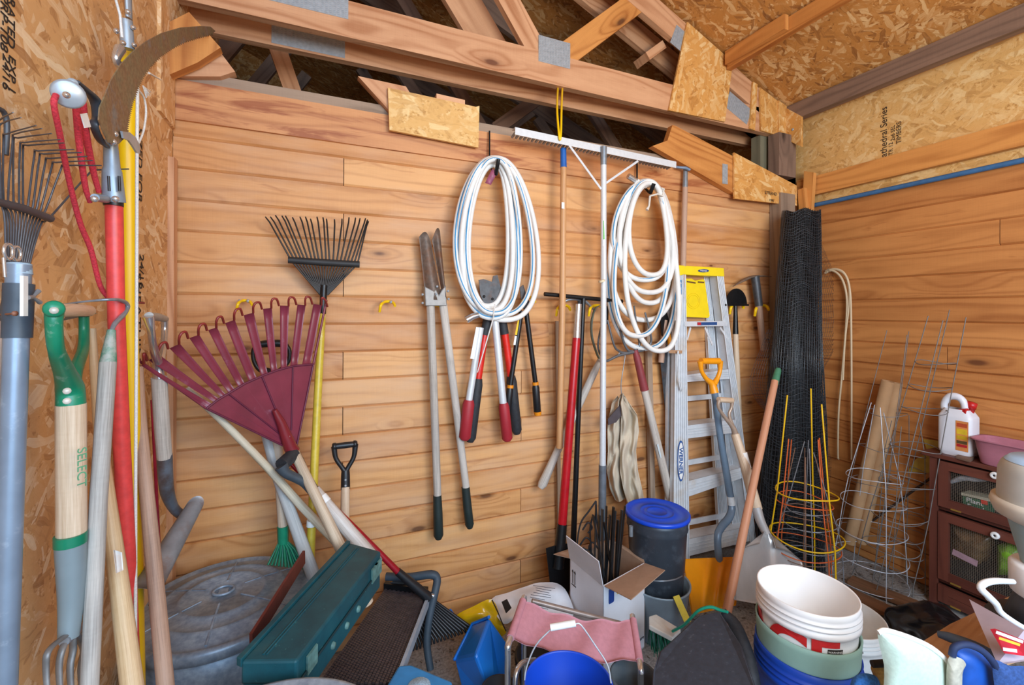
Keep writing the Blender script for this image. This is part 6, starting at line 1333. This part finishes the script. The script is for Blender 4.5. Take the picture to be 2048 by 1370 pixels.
# brush
t_ = thing('scrub_brush', 'white wooden brush with green bristles and green curved handle by the box', 'brush')
q = [PD(u, v, f) for u, v, f in ((1298, 1232, 1.85), (1312, 1228, 1.88), (1362, 1258, 1.80), (1346, 1275, 1.74), (1298, 1250, 1.8))]
b = MB(); b.prism(q, (0, 0, -.02)); part('block', b, mat('#d8d6cf', .6, 0, .06), t_, bevel=.004)
b = MB()
for k in range(90):
    i, j = rq.random(), rq.random(); p = lp(lp(q[0], q[4], i), lp(q[2], q[3], i), j)+V((0, 0, -.02)); b.tube([p, p+V((rq.uniform(-.012, .012), rq.uniform(-.012, .012)-.01, -.085))], .0018, 4)
part('bristles', b, mat('#0b6148', .5, 0, .15), t_)['kind'] = 'stuff'
b = MB(); rod(b, [(1346, 1262, 1.76, 9), (1370, 1248, 1.72, 9), (1396, 1222, 1.68, 9), (1420, 1214, 1.66, 10), (1440, 1220, 1.64, 10), (1455, 1224, 1.62, 9)], pl='D', smooth=4, flat=.6); part('handle', b, mat('#14967a', .35, 0, .05), t_)
# dark tote lid
t_ = thing('tote_lid', 'dusty dark grey plastic panel leaning beside the stacked buckets', 'panel')
DG = mat('#333944', .7, 0, .15, 60, .25, '#6b6f76', 60, .7)
q = [PD(u, v, f) for u, v, f in ((1396, 1230, 1.62), (1440, 1221, 1.62), (1484, 1290, 1.42), (1530, 1420, 1.20), (1300, 1420, 1.28), (1306, 1340, 1.40), (1318, 1302, 1.48))]
b = MB(); b.prism(q, (0, 0, -.02)); part('panel', b, DG, t_, bevel=.008)
b = MB(); rod(b, [(1446, 1224, 1.66, 16), (1470, 1250, 1.62, 24), (1490, 1300, 1.54, 28), (1502, 1350, 1.48, 30), (1510, 1420, 1.42, 32)], pl='D', n=14, smooth=4); part('rolled_edge', b, BLKR, t_)
# ---- stacked buckets
def ctext(name, s, c, r, a0, z, size, m, parent, dirn=1, bold=.0, track=1.0):
    """letters bent round a bucket of radius r about the axis through c"""
    cu = bpy.data.curves.new(name, 'FONT'); cu.body = s; cu.size = size; cu.align_x = 'CENTER'; cu.align_y = 'CENTER'; cu.extrude = .0004; cu.offset = bold; cu.space_character = track
    o = bpy.data.objects.new(name, cu); sc.collection.objects.link(o); bpy.context.view_layer.update()
    me = bpy.data.meshes.new_from_object(o.evaluated_get(bpy.context.evaluated_depsgraph_get())); bpy.data.objects.remove(o)
    import bmesh
    bm = bmesh.new(); bm.from_mesh(me); bmesh.ops.triangulate(bm, faces=bm.faces)
    bmesh.ops.subdivide_edges(bm, edges=[e for e in bm.edges if e.calc_length() > .01], cuts=3); bm.to_mesh(me); bm.free()
    for q in me.vertices:
        a = a0+q.co.x/(r(z) if callable(r) else r); rr_ = (r(z+q.co.y) if callable(r) else r)+.0008+q.co.z; q.co = V((c.x+math.cos(a)*rr_, c.y+math.sin(a)*rr_, z+q.co.y))
    me.materials.clear(); me.materials.append(m); o = bpy.data.objects.new(name, me); sc.collection.objects.link(o); o.parent = parent; return o
k0 = PD(1613, 1177, 1.50); kc = V((k0.x, k0.y, 0)); R0 = .1435; HB = .37
rz_ = lambda z: R0*(.88+.12*(z-cW.z)/HB)+.0012
ang = lambda u, v, c, f=None: math.atan2((PD(u, v, 1.25)-c).y, (PD(u, v, 1.25)-c).x)
WBK = mat('#eceae8', .4, 0, .02, 8, .02)
t_ = thing('bucket', 'white plastic bucket with big red letters, top of the nested stack', 'bucket', None); cW = kc+V((0, 0, k0.z-HB)); wb = bucket(t_, cW, R0, HB, WBK, .88)
av = math.atan2(EYE.y-kc.y, EYE.x-kc.x)
ctext('lettering', 'ACE', cW, rz_, av-.50, cW.z+HB*.62, .17, RED, wb, bold=.005)
for dz, s_ in ((.055, 'WARNING'), (.047, 'ADVERTENCIA'), (.039, 'AVERTISSEMENT')): pass
aw = av+.56
b = MB(); 
def patch(a0, a1, z0, z1, m, par, c, r, nm='label'):
    b = MB(); b.grid(lambda i, j: V((c.x+math.cos(a0+(a1-a0)*i)*r(z0+(z1-z0)*j), c.y+math.sin(a0+(a1-a0)*i)*r(z0+(z1-z0)*j), z0+(z1-z0)*j)), 10, 2, -.0006); return part(nm, b, m, par)
zl = cW.z+HB*.68
lb = patch(aw-.16, aw+.16, zl-.015, zl+.018, INK, wb, cW, rz_)
for dz, s_ in ((.010, 'WARNING'), (.0, 'WARNING'), (-.009, 'WARNING')): ctext('lettering', s_, cW, rz_, aw, zl+dz, .009, WHITE, lb)
b = MB(); b.tube([V((cW.x+math.cos(aw+math.cos(q)*.12)*rz_(zl-.04), cW.y+math.sin(aw+math.cos(q)*.12)*rz_(zl-.04), zl-.040+math.sin(q)*.020)) for q in [k*math.pi/14 for k in range(28)]], .002, 6, closed=True); part('pictogram', b, INK, wb)
b = MB(); b.tube([V((cW.x+math.cos(aw-.08)*rz_(zl-.04), cW.y+math.sin(aw-.08)*rz_(zl-.04), zl-.026)), V((cW.x+math.cos(aw+.08)*rz_(zl-.04), cW.y+math.sin(aw+.08)*rz_(zl-.04), zl-.054))], .002, 6); part('pictogram', b, INK, wb)
b = MB(); b.tube(cr([PD(1694, 1272, 1.42), PD(1706, 1285, 1.41), PD(1726, 1306, 1.41), PD(1712, 1302, 1.41), PD(1700, 1295, 1.42)], 3), .002, 6); part('handle_wire', b, STEEL, t_)
t_ = thing('bucket', 'mint green bucket holding the white lettered bucket, middle of the nested stack', 'bucket'); cM = kc+V((0, 0, cW.z-.105)); bucket(t_, cM, R0*1.03, HB*.985, mat('#8fb3a6', .5, 0, .05, 14, .05), .90, ribs=0)
t_ = thing('bucket', 'royal blue bucket at the foot of the nested stack', 'bucket'); cB = kc+V((0, 0, 0)); bucket(t_, cB, R0*1.04, cM.z+HB*.985-.075, mat('#1546b0', .4, 0, .06, 14, .05), .88)
t_ = thing('bucket', 'pale grey-white bucket with yellow letters standing behind the nested stack', 'bucket'); q0 = PD(1680, 1226, 1.80); c3 = V((q0.x, q0.y, 0)); wb2 = bucket(t_, c3, .148, q0.z, mat('#dcdcd8', .45, 0, .03), .86)
av3 = math.atan2(EYE.y-c3.y, EYE.x-c3.x); ctext('lettering', 'ear', c3, lambda z: .148*(.86+.14*z/q0.z)+.001, av3+.68, q0.z*.40, .085, mat('#e0b420', .5), wb2, bold=.002)
# ---- right foreground heap
b = MB(); b.prism([PD(u, v, f) for u, v, f in ((1845, 1283, 1.40), (1900, 1248, 1.50), (2020, 1192, 1.62), (2100, 1230, 1.40), (2060, 1300, 1.20), (1960, 1335, 1.18), (1870, 1320, 1.28))], (0, 0, -.02)); solo('plywood_offcut', b, wood('plywood', '#c99b6d', '#a3754a', '#6b4528', 2, .3, .2, .6, stain='#e0d2c4', stain_t=.55), 'scuffed plywood board under the gloves at the bottom right', 'board')
t_ = thing('work_glove', 'pale mint knitted sleeve glove standing up at the bottom right', 'glove', None)
part('cuff', pillow([(1755, 1264), (1775, 1260), (1830, 1278), (1870, 1300), (1900, 1335), (1905, 1420), (1780, 1420), (1768, 1330)], 1.12, .04, 3, .012, 9), mat('#c9dccb', .95, 0, .06, 120, .5), t_)
b = MB(); P_ = cr([PD(u, v, 1.115) for u, v in ((1756, 1265), (1775, 1261), (1830, 1279), (1872, 1302), (1900, 1335), (1906, 1400))], 4); b.tube(P_, .006, 8); part('hem', b, mat('#eef0ea', .9, 0, .05, 120, .4), t_)
t_ = thing('work_glove', 'dirty white glove fingers lying right of the mint sleeve', 'glove'); part('body', pillow([(1895, 1320), (1918, 1316), (1932, 1330), (1925, 1350), (1922, 1420), (1895, 1420)], 1.10, .02, 8, .01), mat('#b9b4a4', .95, 0, .15, 60, .4), t_)
t_ = thing('work_glove', 'royal blue rubber glove in front of the plywood board', 'glove', None)
part('body', pillow([(1903, 1300), (1920, 1290), (1950, 1296), (1985, 1320), (2005, 1350), (2015, 1420), (1925, 1420), (1908, 1330)], 1.14, .035, 5, .02, 8), mat('#1a57b5', .45, 0, .12, 20, .2), t_)
b = MB(); b.tube(cr([PD(u, v, 1.10) for u, v in ((1904, 1312), (1910, 1294), (1935, 1289), (1965, 1302), (1990, 1330), (2003, 1362))], 4), .008, 8); part('hem', b, mat('#1f2f55', .7, 0, .1), t_)
t_ = thing('work_glove', 'blue ribbed knitted glove cuff in the bottom right corner', 'glove'); part('cuff', pillow([(1985, 1325), (2020, 1332), (2060, 1340), (2070, 1420), (2005, 1420)], 1.10, .02, 6, .01), mat('#35548f', .95, 0, .2, 150, .6), t_)
b = MB(); rod(b, [(1876, 1268, 1.30, 12), (1900, 1275, 1.28, 18), (1950, 1292, 1.24, 18), (2010, 1322, 1.18, 16)], pl='D', smooth=4); solo('garden_tool', b, mat('#3a4149', .6, 0, .15), 'dark grey rounded grip lying on the plywood board', 'tool')
t_ = thing('work_glove', 'tan glove with dark knitted cuff behind the mint sleeve', 'glove'); part('body', pillow([(1742, 1330), (1775, 1326), (1790, 1420), (1762, 1400), (1750, 1360)], 1.22, .02, 9, .01), mat('#b08c4e', .9, 0, .2, 100, .5), t_)
b = MB(); rod(b, [(1744, 1328, 1.21, 13), (1775, 1326, 1.21, 14)], pl='D'); part('cuff', b, mat('#231f1e', .95, 0, .2, 120, .5), t_)
t_ = thing('work_glove', 'bright blue knitted glove at the bottom edge beside the stacked buckets', 'glove'); part('body', pillow([(1700, 1372), (1712, 1352), (1738, 1348), (1758, 1362), (1765, 1420), (1700, 1420)], 1.20, .03, 7, .012), mat('#2f6fb8', .9, 0, .25, 160, .7), t_)
t_ = thing('seed_packet', 'clear cone shaped plastic bag with red printed label on the board', 'packet')
q = [PD(u, v, f) for u, v, f in ((1941, 1200, 1.32), (2052, 1262, 1.16), (2052, 1322, 1.12), (1998, 1330, 1.12))]
b = MB(); b.prism(q, FW*.004); part('sleeve', b, mat('#b9a9b4', .25, 0, .08, 12, .1), t_)
b = MB(); b.prism([PD(u, v, f) for u, v, f in ((1980, 1258, 1.17), (1990, 1257, 1.165), (2052, 1282, 1.12), (2052, 1312, 1.11), (2008, 1306, 1.12))], -FW*.001); lb = part('label', b, mat('#c9283c', .4, 0, .1), t_)
for (a, c, w_, m_) in (((1992, 1264), (2046, 1284), .007, '#efe6ea'), ((1998, 1276), (2040, 1290), .006, '#e6c23a'), ((2006, 1298), (2034, 1302), .008, '#efe6ea')):
    b = MB(); b.bar(PD(*a, 1.11), PD(*c, 1.10), w_, .001, FW); part('print', b, mat(m_, .5), lb)
# sprayer-like appliance at the right edge
t_ = thing('appliance', 'white and grey round appliance with curved white handle cut by the right edge', 'appliance')
ac = PD(2112, 1, 1.22); Z = lambda v: PD(2112, v, 1.22).z
b = MB(); b.lathe([(0, Z(925)), (.085, Z(925)), (.098, Z(935)), (.105, Z(950)), (.108, Z(1010)), (.104, Z(1030)), (.09, Z(1035))], (ac.x, ac.y, 0), n=40); part('dome', b, mat('#b9b9b4', .6, 0, .08, 10, .1), t_)
b = MB(); b.lathe([(0, Z(922)+.001), (.082, Z(922)), (.093, Z(930))], (ac.x, ac.y, 0), n=40); part('top', b, mat('#9fbfe0', .5, 0, .05), t_)
b = MB(); b.lathe([(.10, Z(1010)), (.118, Z(1008)), (.122, Z(1020)), (.112, Z(1040)), (.09, Z(1050))], (ac.x, ac.y, 0), n=40); part('flange', b, mat('#c9c0b2', .5, 0, .05), t_)
b = MB(); b.lathe([(.09, Z(1040)), (.078, Z(1080)), (.062, Z(1130)), (.06, Z(1145))], (ac.x, ac.y, 0), n=32); part('neck', b, mat('#8fa8ae', .5, 0, .05), t_)
b = MB(); b.lathe([(.0, Z(1135)), (.078, Z(1136)), (.084, Z(1142)), (.082, Z(1195)), (.074, Z(1200)), (0, Z(1200))], (ac.x, ac.y, 0), n=32); part('collar', b, mat('#ecedef', .35, 0, .03), t_)
b = MB(); b.lathe([(.07, Z(1198)), (.094, Z(1255)), (.0, Z(1256))], (ac.x, ac.y, 0), n=32); part('base', b, mat('#3f4248', .5, 0, .1), t_)
b = MB(); b.lathe([(0, Z(1254)), (.125, Z(1256)), (.13, Z(1262)), (0, Z(1264))], (ac.x, ac.y, 0), n=32); part('plate', b, mat('#26262a', .5, 0, .1), t_)
b = MB(); rod(b, [(2026, 1163, 1.16, 10), (1990, 1162, 1.14, 12), (1968, 1167, 1.13, 13), (1962, 1177, 1.12, 13), (1976, 1192, 1.12, 13), (1992, 1208, 1.12, 12), (2002, 1225, 1.12, 11), (2030, 1245, 1.11, 10), (2060, 1262, 1.11, 9)], pl='D', smooth=5, n=12); part('handle', b, mat('#dfe3e6', .3, .1, .03), t_)
# bag and debris on the floor
t_ = thing('garbage_bag', 'crumpled black plastic garbage bag on the floor by the cabinet foot', 'bag')
def gb(i, j):
    a = j*2*math.pi; h = math.sin(i*math.pi/2); r = math.cos(i*math.pi/2)**.6; c = V((GB.x, GB.y, 0)); p = c+V((math.cos(a)*.20*r, math.sin(a)*.17*r, .17*h)); q = mnoise.noise(p*11)+.3*mnoise.noise(p*24); return p+V((math.cos(a)*q*.035*r, math.sin(a)*q*.035*r, max(-p.z, q*.03)))
GB = PD(1872, 1250, 2.02); b = MB(); b.grid(gb, 22, 60); part('body', b, mat('#0f0f12', .22, 0, .2, 30, .3), t_)
for k, (q, lab) in enumerate(([((1690, 1182), (1860, 1262)), 'old brown board lying on the floor along the wire cages'], [((1700, 1160), (1840, 1215)), 'old brown board lying on the floor against the right wall'])):
    A, C_ = PZ(*q[0], .02), PZ(*q[1], .02); b = MB(); b.bar(A, C_, .09, .02, (0, 0, 1)); solo('floor_board', b, wood('dirty_board%d' % k, '#80583a', '#4a3020', '#2a1a10', 2, .4, .2, .8), lab, 'board', 'boards on the floor')
b = MB(); rz = random.Random(4)
for k in range(900):
    u = rz.uniform(1500, 1900) if k < 500 else rz.uniform(820, 1500); v = rz.uniform(1130, 1330)
    p = PZ(u, v, .003)
    if not (XL < p.x < XR-.02 and p.y < WY-.03): continue
    a = rz.uniform(0, 6.28); l = rz.uniform(.004, .02); d = V((math.cos(a), math.sin(a), rz.uniform(-.1, .2))); b.bar(p, p+d*l, rz.uniform(.002, .007), .0012, (0, 0, 1))
solo('floor_litter', b, mat('#5f4a36', .9, 0, .4, 40, .2), 'dry leaf and straw litter scattered over the concrete floor', 'litter', kind='stuff')
finish()
